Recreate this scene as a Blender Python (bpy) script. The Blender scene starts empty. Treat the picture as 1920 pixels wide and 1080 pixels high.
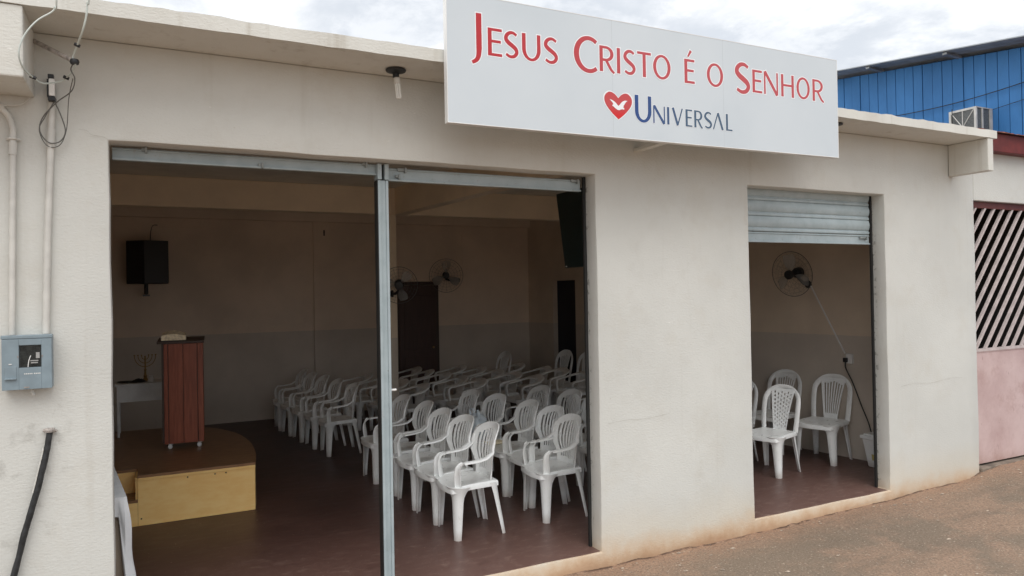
import bpy, bmesh, math, random
from mathutils import Vector, Matrix, noise
random.seed(7)
C = bpy.context.scene.collection
PI = math.pi
R_ = math.radians

# ------------------------------------------------------------------ helpers
class MB:
    """collects simple shapes and links them as one mesh object"""
    def __init__(s): s.v = []; s.f = []; s.mi = []; s.cur = 0
    def add(s, vs, fs):
        b = len(s.v); s.v += [tuple(p) for p in vs]
        for f in fs: s.f.append([b + i for i in f]); s.mi.append(s.cur)
        return s
    def box(s, x0, x1, y0, y1, z0, z1):
        return s.add([(x0,y0,z0),(x1,y0,z0),(x1,y1,z0),(x0,y1,z0),(x0,y0,z1),(x1,y0,z1),(x1,y1,z1),(x0,y1,z1)],
                     [(0,3,2,1),(4,5,6,7),(0,1,5,4),(1,2,6,5),(2,3,7,6),(3,0,4,7)])
    def quad(s, a, b, c, d): return s.add([a,b,c,d], [(0,1,2,3)])
    def tube(s, pts, r, n=8, closed=False, flat=1.0):
        pts = [Vector(p) for p in pts]; m = len(pts); rs = r if isinstance(r, (list, tuple)) else [r]*m
        rings = []; prev = None
        for i, p in enumerate(pts):
            a = pts[i-1] if (i > 0 or closed) else p; b = pts[(i+1) % m] if (i < m-1 or closed) else p
            t = (b - a).normalized()
            if prev is None:
                up = Vector((0,0,1)) if abs(t.z) < .9 else Vector((1,0,0))
                u = t.cross(up).normalized()
            else:
                u = (prev - t*prev.dot(t))
                u = u.normalized() if u.length > 1e-6 else t.orthogonal().normalized()
            prev = u; w = t.cross(u)
            rings.append([p + (u*math.cos(2*PI*k/n) + w*math.sin(2*PI*k/n)*flat)*rs[i] for k in range(n)])
        vs = [q for rg in rings for q in rg]; fs = []
        for i in range(m if closed else m-1):
            j = (i+1) % m
            for k in range(n): fs.append((i*n+k, i*n+(k+1)%n, j*n+(k+1)%n, j*n+k))
        if not closed:
            fs.append(tuple(range(n-1,-1,-1))); fs.append(tuple((m-1)*n+k for k in range(n)))
        return s.add(vs, fs)
    def lathe(s, prof, c=(0,0,0), n=24, M=None):
        vs = []; fs = []; m = len(prof)
        for r, z in prof:
            for k in range(n):
                p = Vector((r*math.cos(2*PI*k/n), r*math.sin(2*PI*k/n), z))
                if M: p = M @ p
                vs.append(p + Vector(c))
        for i in range(m-1):
            for k in range(n): fs.append((i*n+k, i*n+(k+1)%n, (i+1)*n+(k+1)%n, (i+1)*n+k))
        fs.append(tuple(range(n-1,-1,-1))); fs.append(tuple((m-1)*n+k for k in range(n)))
        return s.add(vs, fs)
    def prism(s, poly, fn, d0, d1):
        """poly in 2D, fn(u,v,d) -> 3D"""
        n = len(poly); vs = [fn(u,v,d0) for u,v in poly] + [fn(u,v,d1) for u,v in poly]
        fs = [tuple(range(n-1,-1,-1)), tuple(range(n,2*n))] + [(i,(i+1)%n,n+(i+1)%n,n+i) for i in range(n)]
        return s.add(vs, fs)
    def grid(s, fn, nu, nv, skip=None):
        vs = [fn(i/nu, j/nv) for j in range(nv+1) for i in range(nu+1)]
        fs = [(j*(nu+1)+i, j*(nu+1)+i+1, (j+1)*(nu+1)+i+1, (j+1)*(nu+1)+i) for j in range(nv) for i in range(nu) if not (skip and skip(i,j))]
        return s.add(vs, fs)
    def mesh(s, name, smooth=False, bevel=0, seg=2, fixn=True):
        me = bpy.data.meshes.new(name); me.from_pydata(s.v, [], s.f)
        for p, m in zip(me.polygons, s.mi): p.material_index = m
        bm = bmesh.new(); bm.from_mesh(me)
        if fixn: bmesh.ops.recalc_face_normals(bm, faces=bm.faces)
        if bevel:
            es = [e for e in bm.edges if len(e.link_faces) == 2 and e.calc_face_angle(0) > .6]
            bmesh.ops.bevel(bm, geom=es, offset=bevel, segments=seg, profile=.5, affect='EDGES', clamp_overlap=True)
        bm.to_mesh(me); bm.free()
        if smooth:
            for p in me.polygons: p.use_smooth = True
            if smooth != 'full':
                try: me.set_sharp_from_angle(angle=R_(38))
                except Exception: pass
        return me
    def build(s, name, mats, parent=None, smooth=False, bevel=0, seg=2, fixn=True, label=None):
        if parent is not None:
            o0 = world_loc(parent); s.v = [tuple(Vector(p) - o0) for p in s.v]
        me = s.mesh(name, smooth, bevel, seg, fixn)
        return link(name, me, mats, parent, label)
def world_loc(o):
    l = Vector(o.location)
    while o.parent: o = o.parent; l = l + Vector(o.location)
    return l
def link(name, me, mats, parent=None, label=None):
    o = bpy.data.objects.new(name, me); C.objects.link(o)
    for m in (mats if isinstance(mats, (list, tuple)) else [mats]):
        me.materials.append(m)
    if parent is not None: o.parent = parent
    if label: o['label'] = label
    return o
def tag(o, label, cat, group=None):
    o['label'] = label; o['category'] = cat
    if group: o['group'] = group
    return o
def thing(name, label, cat, loc=(0,0,0), group=None):
    o = bpy.data.objects.new(name, None); C.objects.link(o); o.location = loc; o.empty_display_size = .1
    return tag(o, label, cat, group)
def arc(cx, cz, rx, rz, a0, a1, n): return [(cx+rx*math.cos(R_(a0+(a1-a0)*i/n)), cz+rz*math.sin(R_(a0+(a1-a0)*i/n))) for i in range(n+1)]
def cat(pts, k=6, closed=False):
    """catmull-rom"""
    P = [Vector(p) for p in pts]; n = len(P); out = []
    g = lambda i: P[i % n] if closed else P[max(0, min(n-1, i))]
    for i in range(n if closed else n-1):
        a,b,c,d = g(i-1),g(i),g(i+1),g(i+2)
        for j in range(k):
            t = j/k
            out.append(.5*((2*b)+(c-a)*t+(2*a-5*b+4*c-d)*t*t+(3*b-a-3*c+d)*t**3))
    if not closed: out.append(P[-1])
    return out
def nz(x, y=0, z=0, s=1): return noise.noise(Vector((x*s, y*s, z*s)))

# ------------------------------------------------------------------ materials
class NT:
    def __init__(s, name):
        s.m = bpy.data.materials.new(name); s.m.use_nodes = True; s.t = s.m.node_tree; s.n = s.t.nodes; s.l = s.t.links
        s.b = s.n['Principled BSDF']
        s.pos = s.n.new('ShaderNodeNewGeometry').outputs['Position']
        s.sep = None
    def xyz(s, k):
        if s.sep is None:
            s.sep = s.n.new('ShaderNodeSeparateXYZ'); s.l.new(s.pos, s.sep.inputs[0])
        return s.sep.outputs[k]
    def noise(s, scale, detail=4, rough=.55, vec=None, stretch=None):
        if stretch:
            mp = s.n.new('ShaderNodeMapping'); mp.inputs['Scale'].default_value = stretch
            s.l.new(vec or s.pos, mp.inputs['Vector']); vec = mp.outputs[0]
        t = s.n.new('ShaderNodeTexNoise'); t.inputs['Scale'].default_value = scale; t.inputs['Detail'].default_value = detail
        t.inputs['Roughness'].default_value = rough; s.l.new(vec or s.pos, t.inputs['Vector']); return t.outputs['Fac']
    def ramp(s, x, lo, hi):
        r = s.n.new('ShaderNodeMapRange'); r.interpolation_type = 'SMOOTHSTEP'
        s.put(r.inputs[0], x); r.inputs[1].default_value = lo; r.inputs[2].default_value = hi; return r.outputs[0]
    def put(s, sock, x):
        if isinstance(x, (int, float)): sock.default_value = x
        elif isinstance(x, tuple): sock.default_value = (*x, 1) if len(x) == 3 else x
        else: s.l.new(x, sock)
    def math(s, op, a, b=0, clamp=False):
        m = s.n.new('ShaderNodeMath'); m.operation = op; m.use_clamp = clamp; s.put(m.inputs[0], a); s.put(m.inputs[1], b); return m.outputs[0]
    def mix(s, f, a, b, mode='MIX'):
        m = s.n.new('ShaderNodeMix'); m.data_type = 'RGBA'; m.blend_type = mode
        s.put(m.inputs[0], f); s.put(m.inputs[6], a); s.put(m.inputs[7], b); return m.outputs[2]
    def col(s, c): s.put(s.b.inputs['Base Color'], c)
    def bump(s, h, strength=.3, dist=.01):
        b = s.n.new('ShaderNodeBump'); b.inputs['Strength'].default_value = strength; b.inputs['Distance'].default_value = dist
        s.l.new(h, b.inputs['Height']); s.l.new(b.outputs[0], s.b.inputs['Normal'])
    def rough(s, x): s.put(s.b.inputs['Roughness'], x)
def mul(c, k): return tuple(x*k for x in c)
def simple(name, col, rough=.6, metal=0, var=.12, vscale=6, bump=0, bscale=60, rnd=0):
    n = NT(name); f = n.noise(vscale, 5)
    c = n.mix(n.ramp(f, .3, .7), mul(col, 1-var), mul(col, 1+var*.6))
    if rnd:
        oi = n.n.new('ShaderNodeObjectInfo')
        c = n.mix(n.math('MULTIPLY', oi.outputs['Random'], rnd), c, mul(col, .55))
    n.col(c); n.rough(rough); n.b.inputs['Metallic'].default_value = metal
    if bump: n.bump(n.noise(bscale, 3), bump, .004)
    return n.m

def plaster(name, col, dirt=True):
    n = NT(name)
    big = n.noise(.9, 4); mid = n.noise(5, 5); fine = n.noise(46, 3, .6, stretch=(1,1,1.9))
    c = n.mix(n.ramp(big, .3, .7), mul(col, .93), mul(col, 1.03))
    c = n.mix(n.math('MULTIPLY', n.ramp(mid, .52, .75), .22), c, (.50,.48,.43))
    streak = n.noise(3.0, 4, .6, stretch=(3.2, 3.2, .18))
    c = n.mix(n.math('MULTIPLY', n.ramp(streak, .55, .78), .22 if dirt else .6), c, (.42,.39,.33))
    c = n.mix(n.math('MULTIPLY', n.ramp(n.noise(2.1, 6, .7), .50, .66), .16), c, (.50,.46,.38))
    c = n.mix(n.math('MULTIPLY', n.ramp(n.noise(31, 3, .6), .70, .76), .5), c, (.42,.39,.34))
    c = n.mix(n.math('MULTIPLY', n.ramp(n.noise(38, 2, .5, stretch=(.5,1,1.6)), .74, .77), .7), c, (.80,.79,.75))
    if dirt:
        z = n.xyz(2)
        wob = n.math('MULTIPLY', n.math('SUBTRACT', n.noise(2.3, 6, .7), .5), .30)
        zz = n.math('ADD', z, wob)
        d1 = n.ramp(zz, .40, -.02); d2 = n.ramp(zz, .11, -.09)
        c = n.mix(n.math('MULTIPLY', d1, .42), c, (.62,.53,.39))
        c = n.mix(n.math('MULTIPLY', d2, .74), c, (.56,.37,.21))
        c = n.mix(n.math('MULTIPLY', n.ramp(zz, .0, -.14), .65), c, (.33,.17,.085))
        smx = n.math('MULTIPLY', n.ramp(n.noise(7, 6, .7), .50, .70), n.math('MULTIPLY', n.ramp(n.xyz(0), -.30, -.42), n.math('MULTIPLY', n.ramp(z, 1.45, 1.2), n.ramp(z, .4, .8))))
        c = n.mix(n.math('MULTIPLY', smx, .5), c, (.30,.29,.26))
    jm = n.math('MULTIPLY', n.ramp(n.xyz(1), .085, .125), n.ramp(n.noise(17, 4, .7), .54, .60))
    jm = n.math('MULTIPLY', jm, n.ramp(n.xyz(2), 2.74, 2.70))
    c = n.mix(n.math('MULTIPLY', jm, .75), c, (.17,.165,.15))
    n.col(c); n.rough(.85)
    n.bump(n.math('ADD', fine, n.math('MULTIPLY', n.noise(14, 3), .5)), .30, .008)
    return n.m
def dado(name, top, low, z0=1.366):
    n = NT(name); f = n.noise(1.3, 5); wob = n.math('MULTIPLY', n.math('SUBTRACT', n.noise(9, 2), .5), .012)
    z = n.math('ADD', n.xyz(2), wob)
    a = n.mix(n.ramp(f, .3, .7), mul(top, .88), mul(top, 1.05)); b = n.mix(n.ramp(f, .3, .7), mul(low, .88), mul(low, 1.06))
    n.col(n.mix(n.ramp(z, z0-.004, z0+.004), b, a)); n.rough(.62); n.bump(n.noise(30, 3), .25, .006)
    return n.m

M = {}
M['facade'] = plaster('cream_stucco', (.612,.614,.578))
M['slab'] = plaster('painted_concrete', (.64,.635,.59), dirt=False)
M['inner'] = dado('interior_paint', (.80,.66,.53), (.62,.545,.47))
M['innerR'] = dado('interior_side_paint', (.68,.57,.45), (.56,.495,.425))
M['beam'] = simple('beam_paint', (.80,.67,.50), .7, var=.08, vscale=2, bump=.2, bscale=25)
M['ceil'] = simple('ceiling_paint', (.74,.71,.62), .8, var=.12, vscale=2, bump=.2, bscale=20)
def floor_mat():
    n = NT('red_cement_floor'); f = n.noise(1.6, 6, .6); g = n.noise(9, 6, .7, stretch=(.45,1.5,1)); k = n.noise(11, 7, .72, stretch=(.7,1.2,1))
    c = n.mix(n.ramp(f, .32, .7), (.048,.021,.017), (.085,.041,.033))
    c = n.mix(n.math('MULTIPLY', n.ramp(g, .50, .72), .55), c, (.14,.080,.064))
    near = n.ramp(n.math('ADD', n.xyz(1), n.math('MULTIPLY', f, 1.6)), 2.7, .5)  # scuffed and lighter by the entrance; dimness deeper in is put into the colour
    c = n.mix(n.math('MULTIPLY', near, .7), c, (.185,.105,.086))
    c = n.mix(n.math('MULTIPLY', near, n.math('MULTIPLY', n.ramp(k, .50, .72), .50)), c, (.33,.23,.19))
    c = n.mix(n.math('MULTIPLY', n.ramp(n.noise(6, 5, .6), .56, .72), .4), c, (.075,.035,.028))
    c = n.mix(n.math('MULTIPLY', n.ramp(n.noise(48, 2), .70, .75), .8), c, (.42,.32,.27))
    n.col(c); n.rough(n.math('ADD', n.math('MULTIPLY', g, .35), .26)); n.bump(n.math('ADD', g, n.math('MULTIPLY', k, .4)), .12, .005); return n.m
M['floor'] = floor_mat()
def ground_mat():
    n = NT('dusty_red_earth_and_tar'); f = n.noise(.75, 6, .62); g = n.noise(4.5, 7, .68); h = n.noise(60, 4, .75); tr = n.noise(2.2, 5, .6, stretch=(.35,1.6,1))
    m = n.math('ADD', n.math('MULTIPLY', f, .6), n.math('MULTIPLY', g, .4))
    c = n.mix(n.ramp(m, .44, .57), (.32,.212,.145), (.215,.163,.117))
    c = n.mix(n.math('MULTIPLY', n.ramp(tr, .52, .68), .5), c, (.165,.124,.090))
    edge = n.math('MULTIPLY', n.ramp(n.math('ADD', n.xyz(1), n.math('MULTIPLY', g, .8)), .0, .45), .9)
    c = n.mix(edge, c, (.37,.225,.145))
    c = n.mix(n.math('MULTIPLY', n.ramp(h, .44, .60), .62), c, (.120,.085,.060))
    c = n.mix(n.math('MULTIPLY', n.ramp(n.noise(120, 3, .7), .54, .64), .55), c, (.36,.27,.20))
    c = n.mix(n.math('MULTIPLY', n.ramp(n.noise(70, 2), .64, .70), .8), c, (.50,.42,.33))
    c = n.mix(n.math('MULTIPLY', n.ramp(n.noise(24, 4, .65), .66, .71), .6), c, (.46,.37,.29))
    crk = n.math('MULTIPLY', n.ramp(n.xyz(1), -.040, -.010), n.ramp(n.noise(5, 5, .7), .46, .56))
    c = n.mix(n.math('MULTIPLY', crk, .85), c, (.07,.04,.028))
    n.col(c); n.rough(.92); n.bump(n.math('ADD', h, n.math('MULTIPLY', g, 1.5)), .8, .014); return n.m
M['ground'] = ground_mat()
def plastic_mat():
    n = NT('white_plastic'); f = n.noise(7, 5); oi = n.n.new('ShaderNodeObjectInfo')
    c = n.mix(n.ramp(f, .3, .7), (.84,.86,.855), (.91,.93,.93))
    c = n.mix(n.math('MULTIPLY', oi.outputs['Random'], .16), c, (.55,.52,.44))
    c = n.mix(n.math('MULTIPLY', n.ramp(n.noise(40, 5, .7), .58, .72), .35), c, (.55,.52,.46))
    c = n.mix(n.math('MULTIPLY', n.ramp(n.xyz(2), .10, .0), .5), c, (.36,.28,.23))
    n.col(c); n.rough(n.math('ADD', n.math('MULTIPLY', n.noise(18, 4), .25), .18)); return n.m
M['plastic'] = plastic_mat()
def steel_mat():
    n = NT('blue_grey_painted_steel'); f = n.noise(7, 5, .6); g = n.noise(30, 5, .7)
    c = n.mix(n.ramp(f, .3, .7), (.32,.385,.405), (.39,.455,.475))
    c = n.mix(n.math('MULTIPLY', n.ramp(g, .60, .72), .55), c, (.20,.19,.17))
    c = n.mix(n.math('MULTIPLY', n.ramp(n.noise(14, 6, .7, stretch=(1,1,.3)), .62, .74), .5), c, (.24,.17,.12))
    n.col(c); n.rough(.45); n.bump(n.noise(5, 3), .12, .01); return n.m
M['galv'] = steel_mat()
M['galvd'] = simple('grey_steel', (.27,.30,.30), .5, var=.2, vscale=7)
M['dark'] = simple('dark_gap_metal', (.018,.018,.018), .6)
M['black'] = simple('black_plastic', (.012,.013,.015), .45)
M['box'] = simple('meter_box_paint', (.215,.275,.31), .5, var=.12, vscale=12)
M['pvc'] = simple('painted_pvc', (.60,.59,.55), .5, var=.1, vscale=10)
M['hose'] = simple('black_hose', (.022,.024,.026), .55, var=.5, vscale=30)
M['wire'] = simple('pale_wire', (.56,.61,.57), .5)
M['wired'] = simple('dark_wire', (.03,.03,.03), .6)
M['wireg'] = simple('grey_wire', (.13,.13,.12), .6)
M['rust'] = simple('rusty_iron', (.40,.36,.33), .6, var=.5, vscale=30)
def wood(name, a, b, sc=(9,9,.7), rough=.45):
    n = NT(name); f = n.noise(6, 5, .6, stretch=sc)
    n.col(n.mix(n.ramp(f, .3, .7), a, b)); n.rough(rough); n.bump(f, .15, .003); return n.m
M['wood'] = wood('red_brown_wood', (.22,.055,.026), (.34,.092,.046))
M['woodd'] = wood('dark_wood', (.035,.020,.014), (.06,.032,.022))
M['ply'] = wood('yellow_painted_board', (.93,.58,.205), (.97,.66,.26), (1.2,1.2,3), .6)
M['stage'] = wood('brown_stage_top', (.19,.095,.042), (.29,.155,.07), (1.5,5,5), .38)
M['cloth'] = simple('white_cloth', (.66,.68,.70), .8, var=.06, vscale=8, bump=.15, bscale=150)
M['tablew'] = simple('grey_white_laminate', (.74,.77,.78), .5)
M['tan'] = simple('tan_laminate', (.34,.28,.22), .6)
M['paper'] = simple('cream_pages', (.90,.80,.58), .8, var=.25, vscale=40)
M['brass'] = simple('old_brass', (.38,.25,.10), .35, .9)
M['white'] = simple('white_enamel', (.78,.78,.76), .4, var=.06)
M['blade'] = simple('grey_translucent_fan_blade', (.42,.43,.42), .4); M['blade'].node_tree.nodes['Principled BSDF'].inputs['Alpha'].default_value = .45
M['grille'] = simple('fan_wire', (.10,.10,.095), .5)
M['screen'] = simple('tv_screen', (.010,.030,.032), .3)
M['fabricd'] = wood('brown_door', (.045,.018,.012), (.07,.028,.018))
M['navy'] = simple('dark_blue_door', (.008,.010,.022), .5)
M['pink'] = None
def pink_mat():
    n = NT('faded_pink_metal'); g = n.noise(2.2, 6, .65); h = n.noise(26, 4, .7)
    c = n.mix(n.ramp(g, .3, .7), (.50,.355,.34), (.62,.475,.455))
    c = n.mix(n.math('MULTIPLY', n.ramp(n.noise(5, 6, .7), .5, .68), .45), c, (.40,.25,.225))
    c = n.mix(n.math('MULTIPLY', n.ramp(n.noise(11, 5, .7, stretch=(2,2,.7)), .63, .74), .8), c, (.20,.10,.075))
    c = n.mix(n.math('MULTIPLY', n.ramp(n.math('ADD', n.xyz(2), n.math('MULTIPLY', g, .3)), .38, .1), .6), c, (.32,.16,.10))
    n.col(c); n.rough(.65); n.bump(h, .12, .003); return n.m
M['pink'] = pink_mat()
M['bar'] = simple('pale_pink_bar', (.56,.48,.46), .55, var=.15, vscale=12)
M['redb'] = simple('dark_red_paint', (.15,.022,.016), .6, var=.25, vscale=8)
M['tile'] = simple('weathered_roof_tile', (.30,.12,.085), .85, var=.5, vscale=14, bump=.5, bscale=30)
M['maroon'] = simple('maroon_metal', (.13,.035,.025), .55)
def blue_mat():
    n = NT('blue_painted_planks'); g = n.noise(2.5, 5, .6, stretch=(1,1,.35)); h = n.noise(20, 4, .65, stretch=(1,4,.3))
    c = n.mix(n.ramp(g, .3, .7), (.030,.165,.42), (.045,.215,.53))
    c = n.mix(n.math('MULTIPLY', n.ramp(h, .55, .8), .4), c, (.02,.10,.25))
    n.col(c); n.rough(.6); n.bump(h, .15, .004); return n.m
M['blue'] = blue_mat()
M['zinc'] = simple('zinc_roof_sheet', (.28,.30,.31), .5, .3, var=.2, vscale=4)
M['acw'] = simple('ac_white', (.60,.59,.56), .5, var=.15, vscale=12)
M['acd'] = simple('ac_grille', (.13,.14,.14), .6, var=.3, vscale=60)
M['panel'] = None
def sign_mat():
    n = NT('white_sign_sheet'); g = n.noise(.8, 4)
    n.col(n.mix(n.ramp(g, .3, .7), (.53,.585,.625), (.585,.635,.67))); n.rough(.42); return n.m
M['panel'] = sign_mat()
def print_mat(name, a, b, lo, hi, axis=0):
    n = NT(name); n.col(n.mix(n.ramp(n.xyz(axis), lo, hi), a, b)); n.rough(.45); return n.m
M['redp'] = print_mat('red_print', (.44,.012,.020), (.47,.065,.075), 1.7, 3.2)
M['bluep'] = print_mat('blue_print', (.012,.055,.21), (.055,.105,.17), 3.0, 3.5)
M['heart'] = print_mat('heart_red_print', (.58,.004,.006), (.50,.055,.058), 3.08, 3.16, 2)
M['whitep'] = simple('white_print', (.80,.82,.84), .45, var=.01)
M['crack'] = simple('crack_grey', (.42,.40,.355), .9)  # flat grey tone of the thin crack strips
M['bag'] = None
def bag_mat():
    n = NT('thin_blue_plastic_bag'); g = n.noise(30, 4, .6)
    n.col(n.mix(g, (.62,.74,.84), (.86,.92,.96))); n.rough(.3); n.b.inputs['Alpha'].default_value = .85; n.bump(n.noise(22, 4), .8, .02); return n.m
M['bag'] = bag_mat()
def glass_mat():
    n = NT('meter_window_glass'); n.col((.02,.025,.025)); n.rough(.12); n.b.inputs['Alpha'].default_value = .35; return n.m
M['glass'] = glass_mat()
M['cfl'] = simple('lamp_tube_white', (.80,.80,.76), .25, var=.03)

# ------------------------------------------------------------------ ground and world
def gz(x, y):
    z = -.112 + .068*max(0, min(1, (x-4.6)/3.0))
    z += .075*max(0, min(1, (x-7.35)/.5))*max(0, min(1, (y+.55)/.45))
    z -= .012*max(0, -y-.3)*(1 if y > -6 else 0) + (.0684 if y <= -6 else 0)
    if abs(x-3) < 9 and -8 < y < 1: z += .012*nz(x, y, 0, 1.7) + .006*nz(x, y, 3, 6)
    if -3.3 < x < 7.7 and -.2 < y < .1: z += (.016*nz(x*3.1, y*4, 2) + .010*nz(x*13, y*9, 4) + .006*nz(x*31, y*22, 6))*min(1, (y+.2)/.12)
    return z
def axis_pts(a, b, fine, far):
    pts = [a + i*fine for i in range(int((b-a)/fine)+1)]
    s = fine; lo = []; p = a
    while p > -far: s *= 1.35; p -= s; lo.append(p)
    s = fine; hi = []; p = pts[-1]
    while p < far: s *= 1.35; p += s; hi.append(p)
    return lo[::-1] + pts + hi
gx, gy = axis_pts(-1, 11, .07, 500), axis_pts(-4, .4, .07, 500)
g = MB(); g.add([(x, y, gz(x, y)) for y in gy for x in gx],
    [(j*len(gx)+i, j*len(gx)+i+1, (j+1)*len(gx)+i+1, (j+1)*len(gx)+i) for j in range(len(gy)-1) for i in range(len(gx)-1)])
ground = g.build('ground', M['ground'], smooth='full'); ground['kind'] = 'structure'; ground['label'] = 'dusty red earth forecourt in front of the church'
# loose grit on the forecourt
g = MB()
for i in range(520):
    x = random.uniform(1.5, 9.5); y = -random.random()**1.6*3.2 - .06; r = random.choice([.004,.005,.006,.008,.011])*random.uniform(.7,1.3)
    z = gz(x, y) + r*.2; ax = random.uniform(.8, 2.2)
    vs = [(x+r*ax*math.cos(a), y+r*math.sin(a), z + (r*.15)) for a in (0,1.26,2.5,3.8,5.0)] + [(x+random.uniform(-.3,.3)*r, y, z+r*.7)]
    g.add(vs, [(k, (k+1)%5, 5) for k in range(5)])
o = g.build('gravel', simple('pale_grit', (.40,.32,.25), .9, var=.5, vscale=25)); o['kind'] = 'stuff'; o['label'] = 'pale grit and chips scattered over the red earth'

w = bpy.data.worlds.new("World"); bpy.context.scene.world = w; w.use_nodes = True
nt = w.node_tree; N = nt.nodes; L = nt.links; bg = N['Background']
SUN_EL, SUN_AZ = R_(58), R_(200)
sky = N.new('ShaderNodeTexSky'); sky.sky_type = 'NISHITA'; sky.sun_disc = False; sky.sun_elevation = SUN_EL; sky.sun_rotation = SUN_AZ
tc = N.new('ShaderNodeTexCoord'); sp = N.new('ShaderNodeSeparateXYZ'); L.new(tc.outputs['Generated'], sp.inputs[0])
def wm(op, a, b=0.0, clamp=False):
    m = N.new('ShaderNodeMath'); m.operation = op; m.use_clamp = clamp
    for k, x in enumerate((a, b)):
        if isinstance(x, (int, float)): m.inputs[k].default_value = x
        else: L.new(x, m.inputs[k])
    return m.outputs[0]
def wr(x, lo, hi, a=0, b=1):
    r = N.new('ShaderNodeMapRange'); r.interpolation_type = 'SMOOTHSTEP'; L.new(x, r.inputs[0])
    for k, v in zip((1,2,3,4), (lo,hi,a,b)): r.inputs[k].default_value = v
    return r.outputs[0]
def wmix(f, a, b):
    m = N.new('ShaderNodeMix'); m.data_type = 'RGBA'
    for k, x in ((0,f),(6,a),(7,b)):
        if isinstance(x, (int,float)): m.inputs[k].default_value = x
        elif isinstance(x, tuple): m.inputs[k].default_value = (*x,1)
        else: L.new(x, m.inputs[k])
    return m.outputs[2]
zc = wm('MAXIMUM', sp.outputs[2], 0.0); dz = wm('ADD', zc, .22)
cb = N.new('ShaderNodeCombineXYZ'); L.new(wm('DIVIDE', sp.outputs[0], dz), cb.inputs[0]); L.new(wm('DIVIDE', sp.outputs[1], dz), cb.inputs[1])
def wn(scale, detail, rough, off=0):
    mp = N.new('ShaderNodeMapping'); mp.inputs['Location'].default_value = (off, off*.7, off); L.new(cb.outputs[0], mp.inputs['Vector'])
    t = N.new('ShaderNodeTexNoise'); t.inputs['Scale'].default_value = scale; t.inputs['Detail'].default_value = detail; t.inputs['Roughness'].default_value = rough
    t.inputs['Distortion'].default_value = .25
    L.new(mp.outputs[0], t.inputs['Vector']); return t.outputs['Fac']
c1 = wr(wn(1.5, 9, .58, 3.3), .40, .60); c2 = wr(wn(4.2, 9, .62, 7.1), .45, .62)
cl = wm('ADD', wm('MULTIPLY', c1, .65), wm('MULTIPLY', c2, .30))
cloud = wmix(cl, (.44,.465,.50), (.80,.795,.785))
scl = N.new('ShaderNodeVectorMath'); scl.operation = 'SCALE'; L.new(sky.outputs[0], scl.inputs[0]); scl.inputs['Scale'].default_value = .08
base = wmix(.93, scl.outputs[0], cloud)
zen = N.new('ShaderNodeVectorMath'); zen.operation = 'SCALE'; L.new(base, zen.inputs[0]); L.new(wr(sp.outputs[2], .35, .95, 1.0, 1.9), zen.inputs['Scale'])
L.new(zen.outputs[0], bg.inputs[0]); bg.inputs[1].default_value = 1.80
sun = bpy.data.lights.new('sun', 'SUN'); sun.energy = 1.5; sun.angle = R_(50); sun.color = (1,.96,.9)
so = bpy.data.objects.new('sun', sun); C.objects.link(so)
so.rotation_euler = (R_(90)-SUN_EL, 0, PI - SUN_AZ)
so.location = (0,-10,20)

# ------------------------------------------------------------------ camera
cam = bpy.data.cameras.new('camera'); cam.sensor_width = 36; cam.lens = 1354.334/1920*36; cam.clip_end = 2000; cam.clip_start = .05
co = bpy.data.objects.new('camera', cam); C.objects.link(co)
y_, p_, r_ = R_(26.857), R_(.468), R_(-1.027)
F = Vector((math.sin(y_)*math.cos(p_), math.cos(y_)*math.cos(p_), math.sin(p_)))
r0 = Vector((math.cos(y_), -math.sin(y_), 0)); u0 = r0.cross(F)
Rt = math.cos(r_)*r0 + math.sin(r_)*u0; U = -math.sin(r_)*r0 + math.cos(r_)*u0
mw = Matrix.Identity(4)
for i in range(3): mw[i][0] = Rt[i]; mw[i][1] = U[i]; mw[i][2] = -F[i]
mw[0][3], mw[1][3], mw[2][3] = 0, -4.45, 1.9
co.matrix_world = mw; bpy.context.scene.camera = co
sc = bpy.context.scene; sc.view_settings.view_transform = 'Standard'; sc.view_settings.look = 'None'; sc.view_settings.exposure = 0
sc.render.engine = 'CYCLES'; sc.cycles.max_bounces = 14; sc.cycles.diffuse_bounces = 10; sc.cycles.transparent_max_bounces = 12
sc.cycles.use_denoising = True

# ------------------------------------------------------------------ the church hall
XL, XR, X1, X2, ZT, ZS = -.171, 2.955, 4.465, 6.178, 2.769, 3.305
D = 7.43; XW = -1.7; XE = 7.57
RW0, RW1 = (7.10, .15), (6.36, D)               # the right wall runs slightly askew
church = thing('church_building', 'cream stucco church hall with wide open roller shutters and flat roof', 'building')
# facade with its two openings
def cuts(vals, step):
    out = []
    for a, b in zip(vals, vals[1:]):
        n = max(1, round((b-a)/step)); out += [a + (b-a)*i/n for i in range(n)]
    return out + [vals[-1]]
xs = cuts([-3.2, XL, XR, X1, X2, XE], .16); zs = cuts([-.35, -.004, ZT, ZS], .16); TH = .15
solid = lambda x, z: not (-.004 < z < ZT and (XL < x < XR or X1 < x < X2))
def fpt(x, z, y):
    j = .006
    jx = j*nz(x*3, z*3, 5) if -3.1 < x < 7.5 else 0; jz = j*nz(x*3, z*3, 9) if -.3 < z < 3.28 else 0
    return (x+jx, y + (.006*nz(x*1.5, z*1.5, 1) if y < .1 else 0), z+jz)
fm = MB(); idx = {}
def fv(i, k, y):
    q = (i, k, y)
    if q not in idx: idx[q] = len(fm.v); fm.v.append(fpt(xs[i], zs[k], y))
    return idx[q]
def ff(*a): fm.f.append(list(a)); fm.mi.append(0)
S = [[solid((xs[i]+xs[i+1])/2, (zs[k]+zs[k+1])/2) for k in range(len(zs)-1)] for i in range(len(xs)-1)]
get = lambda i, k: 0 <= i < len(xs)-1 and 0 <= k < len(zs)-1 and S[i][k]
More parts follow.
